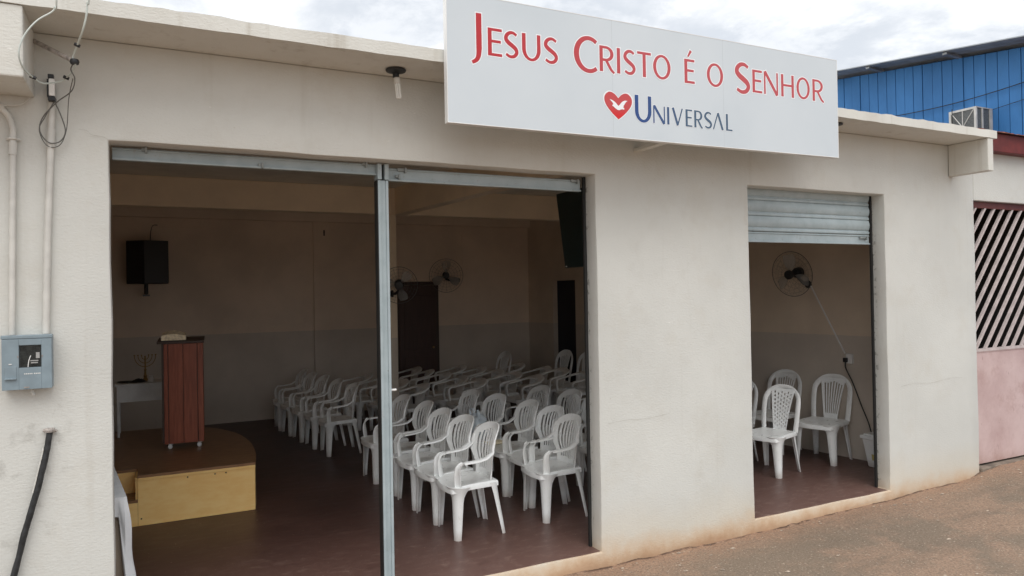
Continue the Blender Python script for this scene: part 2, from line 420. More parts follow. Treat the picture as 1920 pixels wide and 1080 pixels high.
for i in range(len(xs)-1):
    for k in range(len(zs)-1):
        if not S[i][k]: continue
        ff(fv(i,k,0), fv(i+1,k,0), fv(i+1,k+1,0), fv(i,k+1,0)); ff(fv(i,k,TH), fv(i,k+1,TH), fv(i+1,k+1,TH), fv(i+1,k,TH))
        if not get(i-1,k): ff(fv(i,k,0), fv(i,k+1,0), fv(i,k+1,TH), fv(i,k,TH))
        if not get(i+1,k): ff(fv(i+1,k,0), fv(i+1,k,TH), fv(i+1,k+1,TH), fv(i+1,k+1,0))
        if not get(i,k-1): ff(fv(i,k,0), fv(i,k,TH), fv(i+1,k,TH), fv(i+1,k,0))
        if not get(i,k+1): ff(fv(i,k+1,0), fv(i+1,k+1,0), fv(i+1,k+1,TH), fv(i,k+1,TH))
fm.build('facade_wall', M['facade'], church, smooth=True, bevel=.010, seg=2)
# cracks and bumps of mortar on the facade
for pts in ([(-.31,2.815),(-.27,2.808),(-.25,2.79),(-.20,2.785),(-.175,2.772)], [(3.02,.93),(3.2,.945),(3.36,.938),(3.6,.955)], [(6.35,.96),(6.55,.975),(6.8,.962),(7.1,.985),(7.3,.98)],
            [(-.435,1.41),(-.43,1.35),(-.445,1.30),(-.43,1.24)], [(-.42,1.37),(-.40,1.35),(-.405,1.31)], [(3.9,.56),(3.92,.53)], [(6.1,-.045),(6.0,-.05),(5.8,-.058),(5.6,-.075)], [(4.3,-.115),(4.0,-.118),(3.7,-.112)]):
    cr = MB(); cp = cat([(x,-.0075,z+.004*nz(x*30,z*30)) for x,z in pts], 5)
    for a, b in zip(cp, cp[1:]):
        t = .0008*(1+.9*nz(a.x*40, a.z*40)); cr.quad((a.x,a.y,a.z-t), (b.x,b.y,b.z-t), (b.x,b.y,b.z+t), (a.x,a.y,a.z+t))
    cr.build('crack', M['crack'], church, fixn=False)
# floor with worn front lip
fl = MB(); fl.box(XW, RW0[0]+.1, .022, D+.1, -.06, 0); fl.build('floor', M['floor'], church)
# inside shell
b = MB(); b.box(XW, RW1[0]+.1, D, D+.15, -.05, ZS); b.build('back_wall', M['inner'], church)
b = MB(); b.box(XW-.15, XW, TH, D+.15, -.05, ZS); b.build('side_wall', M['inner'], church)
dx, dy = RW1[0]-RW0[0], RW1[1]-RW0[1]; ln = math.hypot(dx, dy); nx, ny = dy/ln, -dx/ln
rw = lambda y: RW0[0] + dx*(y-RW0[1])/dy
b = MB()
DY0, DY1, DZ = 6.02, 6.66, 2.12
for y0, y1, z0, z1 in ((.152, DY0, -.05, ZS), (DY1, D-.002, -.05, ZS), (DY0, DY1, DZ, ZS)):
    b.add([(rw(y0),y0,z0),(rw(y1),y1,z0),(rw(y1)+.3,y1,z0),(rw(y0)+.3,y0,z0),(rw(y0),y0,z1),(rw(y1),y1,z1),(rw(y1)+.3,y1,z1),(rw(y0)+.3,y0,z1)],
          [(0,3,2,1),(4,5,6,7),(0,1,5,4),(1,2,6,5),(2,3,7,6),(3,0,4,7)])
b.build('side_wall', M['innerR'], church)
b = MB(); b.add([(rw(DY0)+.09,DY0,0),(rw(DY1)+.09,DY1,0),(rw(DY1)+.09,DY1,DZ),(rw(DY0)+.09,DY0,DZ)], [(0,1,2,3)])
b.build('doorway_door', M['navy'], church, label='dark blue inner door in the side wall')
b = MB(); b.box(XW-.15, XE, TH+.002, D+.15, ZS-.02, ZS-.002); b.build('ceiling', M['ceil'], church)
b = MB(); b.box(XW+.001, rw(4.48)-.001, 4.48, 4.66, 2.945, ZS-.021); b.build('beam', M['beam'], church, bevel=.008)
b = MB()
ba, bb = (2.86, 4.479), (3.30, TH+.001)
b.add([(ba[0],ba[1],2.945),(bb[0],bb[1],2.945),(bb[0]+.15,bb[1],2.945),(ba[0]+.15,ba[1],2.945)]+[(ba[0],ba[1],ZS-.021),(bb[0],bb[1],ZS-.021),(bb[0]+.15,bb[1],ZS-.021),(ba[0]+.15,ba[1],ZS-.021)],
      [(0,3,2,1),(4,5,6,7),(0,1,5,4),(1,2,6,5),(2,3,7,6),(3,0,4,7)])
b.build('beam', M['beam'], church)
b = MB(); b.box(2.735, 2.872, 4.482, 4.64, .001, 2.944); b.build('column', dado('column_paint', (.72,.61,.46), (.56,.50,.42)), church, bevel=.008)
b = MB(); b.box(2.415, 2.66, D-.03, D-.001, .001, ZS-.021); b.build('pilaster', M['inner'], church, bevel=.004)
b = MB(); b.box(XW+.001, RW1[0]-.001, D-.10, D-.0012, 3.12, ZS-.0215); b.build('beam', M['inner'], church)
# brown door leaf on the back wall, its frame and handle
b = MB(); b.box(3.83, 4.50, D-.045, D-.002, .002, 2.08)
for z0, z1 in ((.15,.85),(.98,1.9)): b.box(3.92, 4.41, D-.055, D-.0445, z0, z1)
dr = b.build('door', M['fabricd'], church, bevel=.004)
MB().lathe([(.018,0),(.02,.02),(.012,.03)], (4.44,D-.046,1.0), 12, Matrix.Rotation(R_(90),3,'X')).build('handle', M['brass'], dr)
b = MB(); b.box(3.775, 3.828, D-.035, D-.002, .002, 2.14); b.box(4.502, 4.555, D-.035, D-.002, .002, 2.14); b.box(3.8285, 4.5015, D-.035, D-.002, 2.083, 2.14); b.build('door_frame', M['woodd'], church, bevel=.004)
# roof slab with chipped front edge and end brackets
sb = MB(); ys = [-.393, -.2, 0, .4, D+.16]; xs2 = cuts([-3.2, 7.30], .07)
def slab_pt(x, y, z, top):
    e = 1 if y < -.39 else 0
    jag = (.011*nz(x*9, 4) + .006*nz(x*31, 8)) if e else 0
    return (x, y - (.006*nz(x*6, z*9, 2) if e else 0), z + (jag + .006*nz(x*2.2, 1) if top else .45*(.008*nz(x*7, 11)) if e else 0))
n_ = len(xs2)
for y in ys:
    for top in (0, 1):
        for x in xs2: sb.v.append(slab_pt(x, y, 3.381 if top else ZS+.001, top))
row = lambda j, t, i: (j*2+t)*n_ + i
for j in range(len(ys)-1):
    for i in range(n_-1):
        sb.add([], []); sb.f += [[row(j,1,i), row(j,1,i+1), row(j+1,1,i+1), row(j+1,1,i)], [row(j,0,i), row(j+1,0,i), row(j+1,0,i+1), row(j,0,i+1)]]; sb.mi += [0,0]
for i in range(n_-1):
    sb.f += [[row(0,0,i), row(0,0,i+1), row(0,1,i+1), row(0,1,i)], [row(len(ys)-1,0,i), row(len(ys)-1,1,i), row(len(ys)-1,1,i+1), row(len(ys)-1,0,i+1)]]; sb.mi += [0,0]
for i in (0, n_-1):
    for j in range(len(ys)-1): sb.f.append([row(j,0,i), row(j,1,i), row(j+1,1,i), row(j+1,0,i)]); sb.mi.append(0)
sb.build('roof_slab', M['slab'], church, smooth=True)
for x0, x1, z0 in ((-1.35, -.504, 2.962), (7.158, 7.242, 2.992)):
    b = MB(); b.box(x0, x1, -.388, -.002, z0, ZS-.001); b.build('bracket', M['slab'], church, bevel=.008)

# roller shutters, guides and posts
def guide(x0, x1, parent):
    b = MB(); b.box(x0, x1, .130, .150, .001, ZT-.002); return b.build('shutter_guide', M['dark'], parent)
def lock(x, z, y, parent, w=.05):
    b = MB(); b.box(x-w/2, x+w/2, y-.018, y, z-.009, z+.009); b.box(x+w/2-.012, x+w/2, y-.03, y-.001, z-.02, z+.012)
    b.build('lock_tab', M['galvd'], parent, bevel=.002)
def bottom_bar(x0, x1, z0, z1, y, parent):
    b = MB(); b.box(x0, x1, y, y+.022, z0, z1); b.box(x0, x1, y-.014, y-.0005, z0, z0+.012); b.box(x0, x1, y-.008, y-.0005, z1-.014, z1-.006)
    return b.build('bottom_bar', M['galv'], parent, bevel=.002)
PX0, PX1 = 1.352, 1.420
def rolled(x0, x1, z0, z1, label):
    b = MB(); b.tube([(x0,.36,3.03),(x1,.36,3.03)], .16, 20)
    s = b.build('roller_shutter', M['galvd'], church, smooth=True, label=label)
    bottom_bar(x0, x1, z0, z1, .152, s); return s
s1 = rolled(XL+.01, PX0-.004, 2.690, 2.762, 'rolled up shutter left of the steel post')
for x in (0.0, .63, 1.27): lock(x, 2.757 if x != .63 else 2.71, .15, s1, .03)
s2 = rolled(PX1+.004, XR-.036, 2.658, 2.744, 'rolled up shutter right of the steel post')
for x in (1.52, 2.86): lock(x, 2.735, .15, s2, .06)
lock(1.49, 2.69, .15, s2, .03)
guide(XR-.022, XR-.001, church); guide(X2-.022, X2-.001, church)
b = MB()                                           # the middle post, folded steel channel
b.box(PX0, PX0+.016, .118, .19, .001, 2.655); b.box(PX1-.016, PX1, .118, .19, .001, 2.655); b.box(PX0+.0162, PX1-.0162, .127, .19, .001, 2.655); b.box(PX0+.030, PX0+.036, .1255, .1268, .001, 2.655)
post = b.build('shutter_post', M['galv'], church, bevel=.002, label='pale blue grey steel post between the two wide shutters')
b = MB(); b.box(PX0-.004, PX0+.024, .112, .19, 2.660, 2.762); b.box(PX1-.024, PX1+.004, .112, .19, 2.660, 2.762); b.build('post_head', M['galv'], post, bevel=.002)
b = MB(); b.box(PX0+.0245, PX1-.0245, .15, .185, 2.660, 2.762); b.box(PX0-.006, PX0-.0005, .125, .19, .001, 2.655); b.box(PX1+.0005, PX1+.008, .14, .19, .001, 2.655); b.build('guide_slot', M['dark'], post)
b = MB(); b.tube([(PX1+.001,.135,1.285),(PX1+.036,.135,1.285)], .008, 8); b.build('latch', M['white'], post)
# partly lowered shutter of the narrow door
b = MB(); x0, x1 = X1+.016, X2-.032
prof = []; z = 2.402
while z < 2.82:
    prof += [(.150, z), (.141, z+.006), (.139, z+.018), (.143, z+.028), (.1505, z+.032), (.1510, z+.037), (.1435, z+.044)] + [(.1435 - .010*math.sin(PI*t), z+.044+.086*t) for t in (.12,.3,.5,.7,.88)] + [(.1435, z+.131)]
    z += .134
for i, (y, zz) in enumerate(prof): b.v += [(x0, y, zz), (x1, y, zz)]
for i in range(len(prof)-1): b.f.append([2*i, 2*i+1, 2*i+3, 2*i+2]); b.mi.append(0)
s3 = b.build('roller_shutter', M['galv'], church, smooth=True, label='narrow slatted shutter lowered a little over the side door')
bottom_bar(x0, x1, 2.308, 2.398, .146, s3); lock(x0+.05, 2.375, .144, s3, .07); lock(x1-.10, 2.372, .144, s3, .09)

# ------------------------------------------------------------------ sign board
SY = -.45; SLP = .0065
sgn = thing('church_sign', 'long white board with red and blue lettering above the entrance', 'sign', (3.3, SY, 2.93))
sz = lambda x, z: z + SLP*(x-1.6)
def sbox(b, x0, x1, y0, y1, z0, z1):
    b.add([(x0,y0,sz(x0,z0)),(x1,y0,sz(x1,z0)),(x1,y1,sz(x1,z0)),(x0,y1,sz(x0,z0)),(x0,y0,sz(x0,z1)),(x1,y0,sz(x1,z1)),(x1,y1,sz(x1,z1)),(x0,y1,sz(x0,z1))],
          [(0,3,2,1),(4,5,6,7),(0,1,5,4),(1,2,6,5),(2,3,7,6),(3,0,4,7)])
SX0, SX1, SZ0, SZ1 = 1.616, 5.008, 2.930, 3.722
b = MB(); sbox(b, SX0+.004, SX1-.004, SY, SY+.003, SZ0+.004, SZ1-.004); b.build('sign_panel', M['panel'], sgn)
b = MB(); 
sbox(b, SX0, SX1, SY-.001, SY+.045, SZ0, SZ0+.0038); sbox(b, SX0, SX1, SY-.001, SY+.045, SZ1-.0038, SZ1)
sbox(b, SX0, SX0+.0038, SY-.001, SY+.045, SZ0+.0039, SZ1-.0039); sbox(b, SX1-.0038, SX1, SY-.001, SY+.045, SZ0+.0039, SZ1-.0039)
for x in (2.4, 3.3, 4.2): sbox(b, x-.01, x+.01, SY+.0035, SY+.03, SZ0+.004, SZ1-.004)
b.build('sign_frame', M['white'], sgn)
for x in (2.81, 3.79):
    b = MB(); sbox(b, x-.0008, x+.0008, SY-.0003, SY-.0001, SZ0+.004, SZ1-.004); b.build('sheet_seam', simple('seam_grey', (.46,.50,.52), .6), sgn)
for x in (3.335,):
    b = MB(); b.box(x-.030, x+.030, SY+.012, -.001, 2.962, 2.982); b.build('strut', M['slab'], sgn)
zoff = [0]
def stroke(b, pts, ws, grow=0, closed=False):
    pts = [Vector((p[0], p[1])) for p in pts]; n = len(pts); zoff[0] += 1
    y = SY - (.0004 if grow else .0010) - (zoff[0] % 9)*.00005
    Lp, Rp = [], []
    if grow and not closed:
        d = (pts[0]-pts[1]).normalized(); pts[0] = pts[0] + d*grow/2; d = (pts[-1]-pts[-2]).normalized(); pts[-1] = pts[-1] + d*grow/2
    for i, p in enumerate(pts):
        a = pts[i-1] if (i > 0 or closed) else p; c = pts[(i+1) % n] if (i < n-1 or closed) else p
        t = (c-a).normalized(); nn = Vector((-t.y, t.x)); hw = (ws[i]+grow)/2
        Lp.append(p+nn*hw); Rp.append(p-nn*hw)
    vs = [(q.x, y, sz(q.x, q.y)) for q in Lp+Rp]
    b.add(vs, [(i, n+i, n+(i+1)%n, (i+1)%n) for i in range(n if closed else n-1)])
def glyph(ch, x0, x1, z0, z1, s, t):
    W_, H_ = x1-x0, z1-z0; k = lambda pts, a, b_=None: (pts, [a]*len(pts) if b_ is None else [a+(b_-a)*i/(len(pts)-1) for i in range(len(pts))], False)
    if ch == 'I': return [k([(x0+W_/2,z0),(x0+W_/2,z1)], s)]
    if ch == 'E': return [k([(x0+s/2,z0),(x0+s/2,z1)], s), k([(x0+s*.9,z1-t/2),(x1,z1-t/2)], t), k([(x0+s*.9,z0+H_*.53),(x0+W_*.92,z0+H_*.53)], t), k([(x0+s*.9,z0+t/2),(x1,z0+t/2)], t)]
    if ch == 'L': return [k([(x0+s/2,z0),(x0+s/2,z1)], s), k([(x0+s*.9,z0+t/2),(x1,z0+t/2)], t)]
    if ch == 'T': return [k([((x0+x1)/2,z0),((x0+x1)/2,z1-t*.9)], s), k([(x0,z1-t/2),(x1,z1-t/2)], t)]
    if ch == 'H': return [k([(x0+s/2,z0),(x0+s/2,z1)], s), k([(x1-s/2,z0),(x1-s/2,z1)], s), k([(x0+s*.9,z0+H_*.52),(x1-s*.9,z0+H_*.52)], t)]
    if ch == 'N': return [k([(x0+t/2,z0),(x0+t/2,z1)], t), k([(x1-t/2,z0),(x1-t/2,z1)], t), k([(x0+s*.42,z1),(x1-s*.42,z0)], s*1.02)]
    if ch == 'V': return [k([(x0+s/2,z1),(x0+W_*.52,z0)], s), k([(x1-t/2,z1),(x0+W_*.52,z0+t*.2)], t)]
    if ch == 'A': return [k([(x0+t/2,z0),(x0+W_*.48,z1-t*.2)], t), k([(x0+W_*.48,z1),(x1-s/2,z0)], s)]
    if ch == 'O':
        pts = arc((x0+x1)/2, (z0+z1)/2, (W_-s)/2, (H_-t)/2, 0, 360, 44)[:-1]
        return [(pts, [t+(s-t)*math.cos(2*PI*i/44)**2 for i in range(44)], True)]
    if ch == 'U':
        rx = (W_-s)/2; rz = min(H_*.4, rx*1.25); a = arc((x0+x1)/2, z0+t/2+rz, rx, rz, 180, 360, 20)
        pts = [(x0+s/2,z1),(x0+s/2,z0+H_*.6)] + a + [(x1-s/2,z0+H_*.6),(x1-s/2,z1)]
        return [(pts, [s,s] + [t+(s-t)*math.cos(PI*i/20)**2 for i in range(21)] + [s*.95]*2, False)]
    if ch == 'J':
        pts = [(x1-s/2,z1),(x1-s/2,z0+H_*.45)] + [tuple(p) for p in cat([(x1-s/2,z0+H_*.30),(x1-s*.62,z0+H_*.16),(x1-s*1.0,z0+H_*.07),(x0+.002,z0+H_*.012)], 5)]
        return [(pts, [s,s] + [s - (s-t)*i/(len(pts)-3) for i in range(len(pts)-2)], False)]
    if ch == 'C':
        rx = (W_-s/2)/1.62; cx = x0+s/2+rx; pts = arc(cx, (z0+z1)/2, rx, (H_-t)/2, 52, 308, 34)
        return [(pts, [t*1.15+(s-t*1.15)*max(0,-math.cos(R_(52+256*i/34)))**1.5 for i in range(35)], False)]
    if ch == 'S':
        q = [(.93,.90),(.66,.985),(.36,.97),(.12,.85),(.08,.70),(.27,.575),(.56,.47),(.84,.35),(.93,.20),(.74,.05),(.40,.012),(.06,.10)]
        pts = [tuple(p) for p in cat([(x0+t*.45+(W_-t*.9)*a, z0+t*.5+(H_-t)*c) for a, c in q], 5)]
        m = len(pts)-1
        return [(pts, [t+(s*1.06-t)*math.sin(PI*i/m)**1.6 for i in range(m+1)], False)]
    if ch == 'R':
        zb = z0+H_*.46; rz = (z1-t/2-zb)/2; bx = x0+s*.9; a = arc(bx+W_*.22, zb+rz, W_*.50-s*.35, rz, 90, -90, 18)
        bowl = [(bx,z1-t/2)] + a + [(bx,zb)]
        leg = [tuple(p) for p in cat([(x0+W_*.46,zb-t*.2),(x0+W_*.66,z0+H_*.22),(x0+W_*.82,z0+H_*.07),(x1,z0-H_*.015)], 5)]
        return [k([(x0+s/2,z0),(x0+s/2,z1)], s), (bowl, [t]+[t+(s-t)*math.cos(PI/2-PI*i/18)**2 for i in range(19)]+[t], False), (leg, [s*.8+(t*.9-s*.8)*max(0,(i/(len(leg)-1)-.5)*2) for i in range(len(leg))], False)]
HB, HT = 3.3655, 3.5375
top_line = [('J',1.780,1.848,3.306,3.616,.037,.020)] + [(c,a,e,HB,HT,.027,.0175) for c,a,e in (('E',1.889,1.986),('S',2.000,2.102),('U',2.126,2.260),('S',2.283,2.389))] + \
    [('C',2.508,2.684,3.343,3.583,.040,.023)] + [(c,a,e,HB,HT,.027,.0175) for c,a,e in (('R',2.708,2.826),('I',2.846,2.876),('S',2.901,3.003),('T',3.017,3.134),('O',3.151,3.304),('E',3.428,3.521),('O',3.635,3.790))] + \
    [('S',3.905,4.057,3.342,3.578,.040,.024)] + [(c,a,e,HB,HT,.026,.017) for c,a,e in (('E',4.079,4.177),('N',4.197,4.344),('H',4.377,4.514),('O',4.542,4.689),('R',4.720,4.846))]
UB, UT = 3.055, 3.178
low_line = [('U',2.989,3.130,3.050,3.236,.031,.020)] + [(c,a,e,UB,UT,.020,.0115) for c,a,e in (('N',3.144,3.247),('I',3.265,3.285),('V',3.307,3.407),('E',3.430,3.491),('R',3.509,3.586),('S',3.601,3.676),('A',3.681,3.786),('L',3.808,3.871))]
for line, m, extra in ((top_line, M['redp'], [((3.4615,3.555),(3.490,3.600))]), (low_line, M['bluep'], [])):
    for args in line:
        b = MB(); h = MB()
        for pts, ws, cl_ in glyph(*args): stroke(b, pts, ws, 0, cl_); stroke(h, pts, ws, .013 if m is M['redp'] else .006, cl_)
        if args[0] == 'E' and abs(args[1]-3.428) < 1e-6:
            for a, c in extra: stroke(b, [a, c], [.012,.022]); stroke(h, [a, c], [.012,.022], .013)
        lt = b.build('letter', m, sgn, fixn=False); h.build('letter_outline', M['whitep'], lt, fixn=False)
# heart emblem with the white dove
def spoly(pts, dy): 
    return [(x, SY-dy, sz(x, z)) for x, z in pts]
hx, h0, h1 = 2.853, 3.054, 3.236
half = [tuple(p) for p in cat([(0,.79),(.13,.92),(.28,.99),(.42,.97),(.55,.83),(.56,.64),(.46,.44),(.24,.20),(0,0)], 5)]
heart = [(hx+x*.199, h0+z*(h1-h0)) for x, z in half] + [(hx-x*.199, h0+z*(h1-h0)) for x, z in half[-2:0:-1]]
cz_ = (h0+h1)/2
b = MB(); hv = spoly(heart, .0012); b.add(hv + [(hx,SY-.0012,sz(hx,cz_))], [(i,(i+1)%len(hv),len(hv)) for i in range(len(hv))]); em = b.build('heart_emblem', M['heart'], sgn, fixn=False)
b = MB(); hv = spoly([(hx+(x-hx)*1.08, cz_+(z-cz_)*1.08) for x, z in heart], .0006); b.add(hv + [(hx,SY-.0006,sz(hx,cz_))], [(i,(i+1)%len(hv),len(hv)) for i in range(len(hv))]); b.build('emblem_outline', M['whitep'], em, fixn=False)
# dove outline traced in the emblem's own frame (0..1)
dv = [(.17,.715),(.24,.705),(.32,.67),(.40,.61),(.455,.545),(.50,.50),(.545,.545),(.60,.62),(.67,.69),(.75,.725),(.85,.725),(.80,.69),(.755,.63),(.72,.565),(.68,.51),(.715,.475),(.665,.475),(.73,.415),(.70,.385),(.64,.395),(.575,.37),(.52,.345),(.455,.355),(.39,.40),(.32,.455),(.27,.49),(.275,.52),(.305,.53),(.30,.58),(.255,.635)]
dvv = spoly([(2.744+x*.218, h0+z*(h1-h0)) for x, z in dv], .0018)
b = MB(); b.add(dvv, [tuple(range(len(dvv)))]); b.build('dove', M['whitep'], em, fixn=False)

# ------------------------------------------------------------------ meter box, pipes and cables at the left of the facade
mt = thing('electric_meter_box', 'blue grey electricity meter box with small window on the stucco', 'meter box', (-.525, 0, 1.45))
b = MB()
x0, x1, z0, z1 = -.648, -.436, 1.462, 1.735; yf = -.085
b.box(x0, x1, -.075, -.004, z0, z1); b.box(x0-.004, x1+.004, -.084, -.0755, z1-.018, z1+.002); b.build('case', M['box'], mt, bevel=.005)
b = MB()
wx0, wx1, wz0, wz1 = x0+.072, x0+.168, z0+.110, z1-.050
b.box(x0, wx0, -.084, -.0755, z0, z1-.019); b.box(wx1, x1, -.084, -.0755, z0, z1-.019); b.box(wx0, wx1, -.084, -.0755, z0, wz0); b.box(wx0, wx1, -.084, -.0755, wz1, z1-.019)
dr = b.build('front_door', M['box'], mt, bevel=.0015)
b = MB(); b.box(wx0-.001, wx1+.001, -.0805, -.0795, wz0-.001, wz1+.001); b.build('window', M['glass'], dr)
b = MB(); b.box(wx0+.005, wx1-.004, -.0785, -.0765, wz0+.004, wz1-.004); b.build('meter_face', simple('meter_interior', (.07,.075,.07), .5, var=.8, vscale=45), dr)
b = MB(); b.tube(cat([(wx0+.038,-.0795,wz0+.002),(wx0+.042,-.0795,wz0+.035),(wx0+.050,-.0795,wz0+.06)], 4), .0022, 6); b.box(wx0+.05, wx0+.08, -.0797, -.0787, wz0+.02, wz0+.026); b.box(wx0+.048, wx0+.082, -.0797, -.0787, wz0+.031, wz0+.036); b.box(wx0+.072, wx0+.088, -.0797, -.0787, wz0+.045, wz0+.075); b.build('dial', M['white'], dr)
b = MB(); b.box(x0+.012, x0+.062, -.0865, -.0845, z0+.058, z0+.118); b.box(x0+.012, x0+.062, -.097, -.0868, z0+.054, z0+.060); b.build('flap', M['box'], dr, bevel=.001)
b = MB(); b.box(x0+.03, x0+.042, -.0868, -.0845, z0+.128, z0+.132)
for i in range(9): b.box(x0+.094+i*.0075+(.004 if i > 4 else 0), x0+.099+i*.0075+(.004 if i > 4 else 0), -.0852, -.0843, z0+.076, z0+.081)
b.build('printed_line', M['white'], dr)
b = MB(); b.box(wx0-.006, wx0-.001, -.088, -.0845, (wz0+wz1)/2-.004, (wz0+wz1)/2+.004); b.box(wx1+.001, wx1+.006, -.088, -.0845, (wz0+wz1)/2-.004, (wz0+wz1)/2+.004); b.box(x0+.093, x0+.115, -.0868, -.0845, z0+.008, z0+.014); b.build('catch', M['rust'], dr)
b = MB(); b.tube([(-.528,-.03,1.455),(-.526,-.034,1.44),(-.518,-.036,1.425)], .008, 8); tag(b.build('pipe_stub', M['pvc'], smooth=True), 'short white pipe end poking out under the meter box', 'pipe')
p1 = thing('conduit_pipe', 'painted conduit pipe with elbow at its top, rising from the meter box', 'pipe', (-.605, 0, 1.74))
b = MB(); el = [(-.612,-.022,1.738),(-.604,-.022,2.3),(-.597,-.022,2.74),(-.600,-.022,2.80),(-.615,-.022,2.85),(-.645,-.022,2.885),(-.69,-.022,2.90),(-1.2,-.022,2.905)]
b.tube(cat(el, 5), .0145, 12); b.build('pipe', M['pvc'], p1, smooth=True)
b = MB(); b.tube([(-.599,-.022,2.655),(-.597,-.022,2.72)], .0185, 12); b.build('coupling', M['pvc'], p1, smooth=True)
b = MB(); b.tube([(-.625,-.012,2.735),(-.61,-.040,2.737),(-.585,-.040,2.737),(-.568,-.012,2.735)], .006, 8); b.build('strap', M['pvc'], p1, smooth=True)
p2 = thing('conduit_pipe', 'straight painted conduit pipe under the white insulator', 'pipe', (-.455, 0, 1.74))
b = MB(); b.tube([(-.466,-.022,1.738),(-.455,-.022,2.2),(-.432,-.022,2.78),(-.427,-.022,2.94)], .0165, 12); b.build('pipe', M['pvc'], p2, smooth=True)
b = MB(); b.tube([(-.4355,-.022,2.70),(-.431,-.022,2.80)], .020, 12); b.build('coupling', M['pvc'], p2, smooth=True)
ins = thing('insulator', 'white cable insulator block with black ends above the conduit', 'insulator', (-.425, 0, 2.94))
b = MB(); b.box(-.436, -.410, -.068, -.04, 2.965, 3.055); b.build('body', M['white'], ins, bevel=.004)
b = MB(); b.box(-.440, -.408, -.07, -.002, 2.940, 2.963); b.box(-.440, -.414, -.066, -.03, 3.057, 3.078); b.box(-.446, -.4365, -.05, -.002, 2.9635, 3.056); b.build('clamp', M['black'], ins, bevel=.002)
arm = thing('cable_bracket', 'rusty iron bracket arm under the eave holding the drop cable', 'bracket', (-.515, 0, 3.28))
b = MB(); b.tube([(-.515,-.004,3.262),(-.31,-.25,3.105)], .012, 8); b.build('arm', M['rust'], arm)
b = MB(); b.lathe([(.018,-.012),(.022,0),(.018,.012)], (-.306,-.256,3.10), 12); b.build('spool', M['black'], arm, smooth=True)
def cable(pts, r, m, label, k=8):
    b = MB(); b.tube(cat(pts, k), r, 6); return tag(b.build('cable', m, smooth=True), label, 'cable')
cable([(-.34,-.60,3.75),(-.357,-.5,3.311),(-.369,-.44,3.30),(-.383,-.43,3.276),(-.441,-.43,3.227),(-.488,-.43,3.159),(-.512,-.43,3.091),(-.516,-.42,3.044),(-.504,-.38,3.007),(-.476,-.30,2.989),(-.448,-.20,2.991),(-.41,-.12,3.020),(-.37,-.12,3.033),(-.352,-.14,3.046),(-.324,-.2,3.06),(-.304,-.25,3.08),(-.303,-.26,3.096)], .0042, M['wire'], 'pale cable looping beside the white corner bracket')
cable([(-.20,-.60,3.95),(-.227,-.46,3.386),(-.236,-.44,3.34),(-.242,-.43,3.279),(-.26,-.40,3.214),(-.286,-.32,3.173),(-.308,-.27,3.132),(-.314,-.26,3.113)], .0046, M['wire'], 'pale drop cable hanging from the sky to the iron bracket')
cable([(-.306,-.256,3.10),(-.325,-.22,3.07),(-.31,-.2,3.03),(-.33,-.14,2.98),(-.40,-.08,2.93),(-.465,-.055,2.85),(-.478,-.05,2.78),(-.44,-.05,2.725),(-.39,-.05,2.735),(-.366,-.05,2.79),(-.385,-.05,2.87),(-.415,-.05,2.945)],   .0030, M['wireg'], 'dark wire making a drooping loop around the conduit')
cable([(-.412,-.045,2.945),(-.455,-.04,2.86),(-.482,-.04,2.79),(-.45,-.04,2.712),(-.395,-.04,2.715),(-.362,-.04,2.80),(-.345,-.1,2.95),(-.318,-.2,3.03)],   .0024, M['wireg'], 'second thinner wire loop hanging around the conduit')
cable([(-.52,-.01,3.22),(-.53,-.01,3.1),(-.515,-.015,3.0),(-.545,-.02,2.93),(-.62,-.03,2.905),(-.9,-.05,2.90)], .0026, M['pvc'], 'thin pale wire running along the wall under the corner bracket')
for x, y, z in ((-.476,-.30,2.989), (-.352,-.14,3.046), (-.29,-.31,3.168)):
    b = MB(); b.tube([(x-.012,y,z+.006),(x+.012,y,z-.004)], .0085, 8); tag(b.build('cable_joint', M['black'], smooth=True), {-.476:'black taped joint low on the looping pale cable', -.352:'black taped joint near the insulator on the looping cable', -.29:'black taped joint on the drop cable above the bracket'}[x], 'cable joint')
hp = thing('drain_hose', 'black hose with torn white edge leaning against the facade', 'hose', (-.62, -.02, .3))
hose_pts = cat([(-.452,-.022,1.235),(-.466,-.027,1.15),(-.482,-.030,1.07),(-.508,-.031,.95),(-.545,-.030,.81),(-.578,-.030,.68),(-.612,-.030,.53),(-.672,-.030,.28),(-.735,-.030,-.09)], 6)
hose_pts = [p + Vector((.006*nz(p.z*6, 1), 0, 0)) for p in hose_pts]
b = MB(); b.tube(hose_pts, [.0150+.0022*nz(p.z*9, 3)+.0015*nz(p.z*30) for p in hose_pts], 12); b.build('pipe', M['hose'], hp, smooth=True)
b = MB(); b.tube([(-.4845,-.012,1.238),(-.425,-.012,1.232)], .008, 8); b.lathe([(.021,0),(.023,.01),(.021,.02)], (-.455,-.022,1.228), 12); b.build('collar', M['rust'], hp)
b = MB(); b.tube([p + Vector((-.017,-.008,0)) for p in hose_pts[6:20]], [.0035+.002*nz(i*.9) for i in range(14)], 6); b.build('torn_edge', M['pvc'], hp)

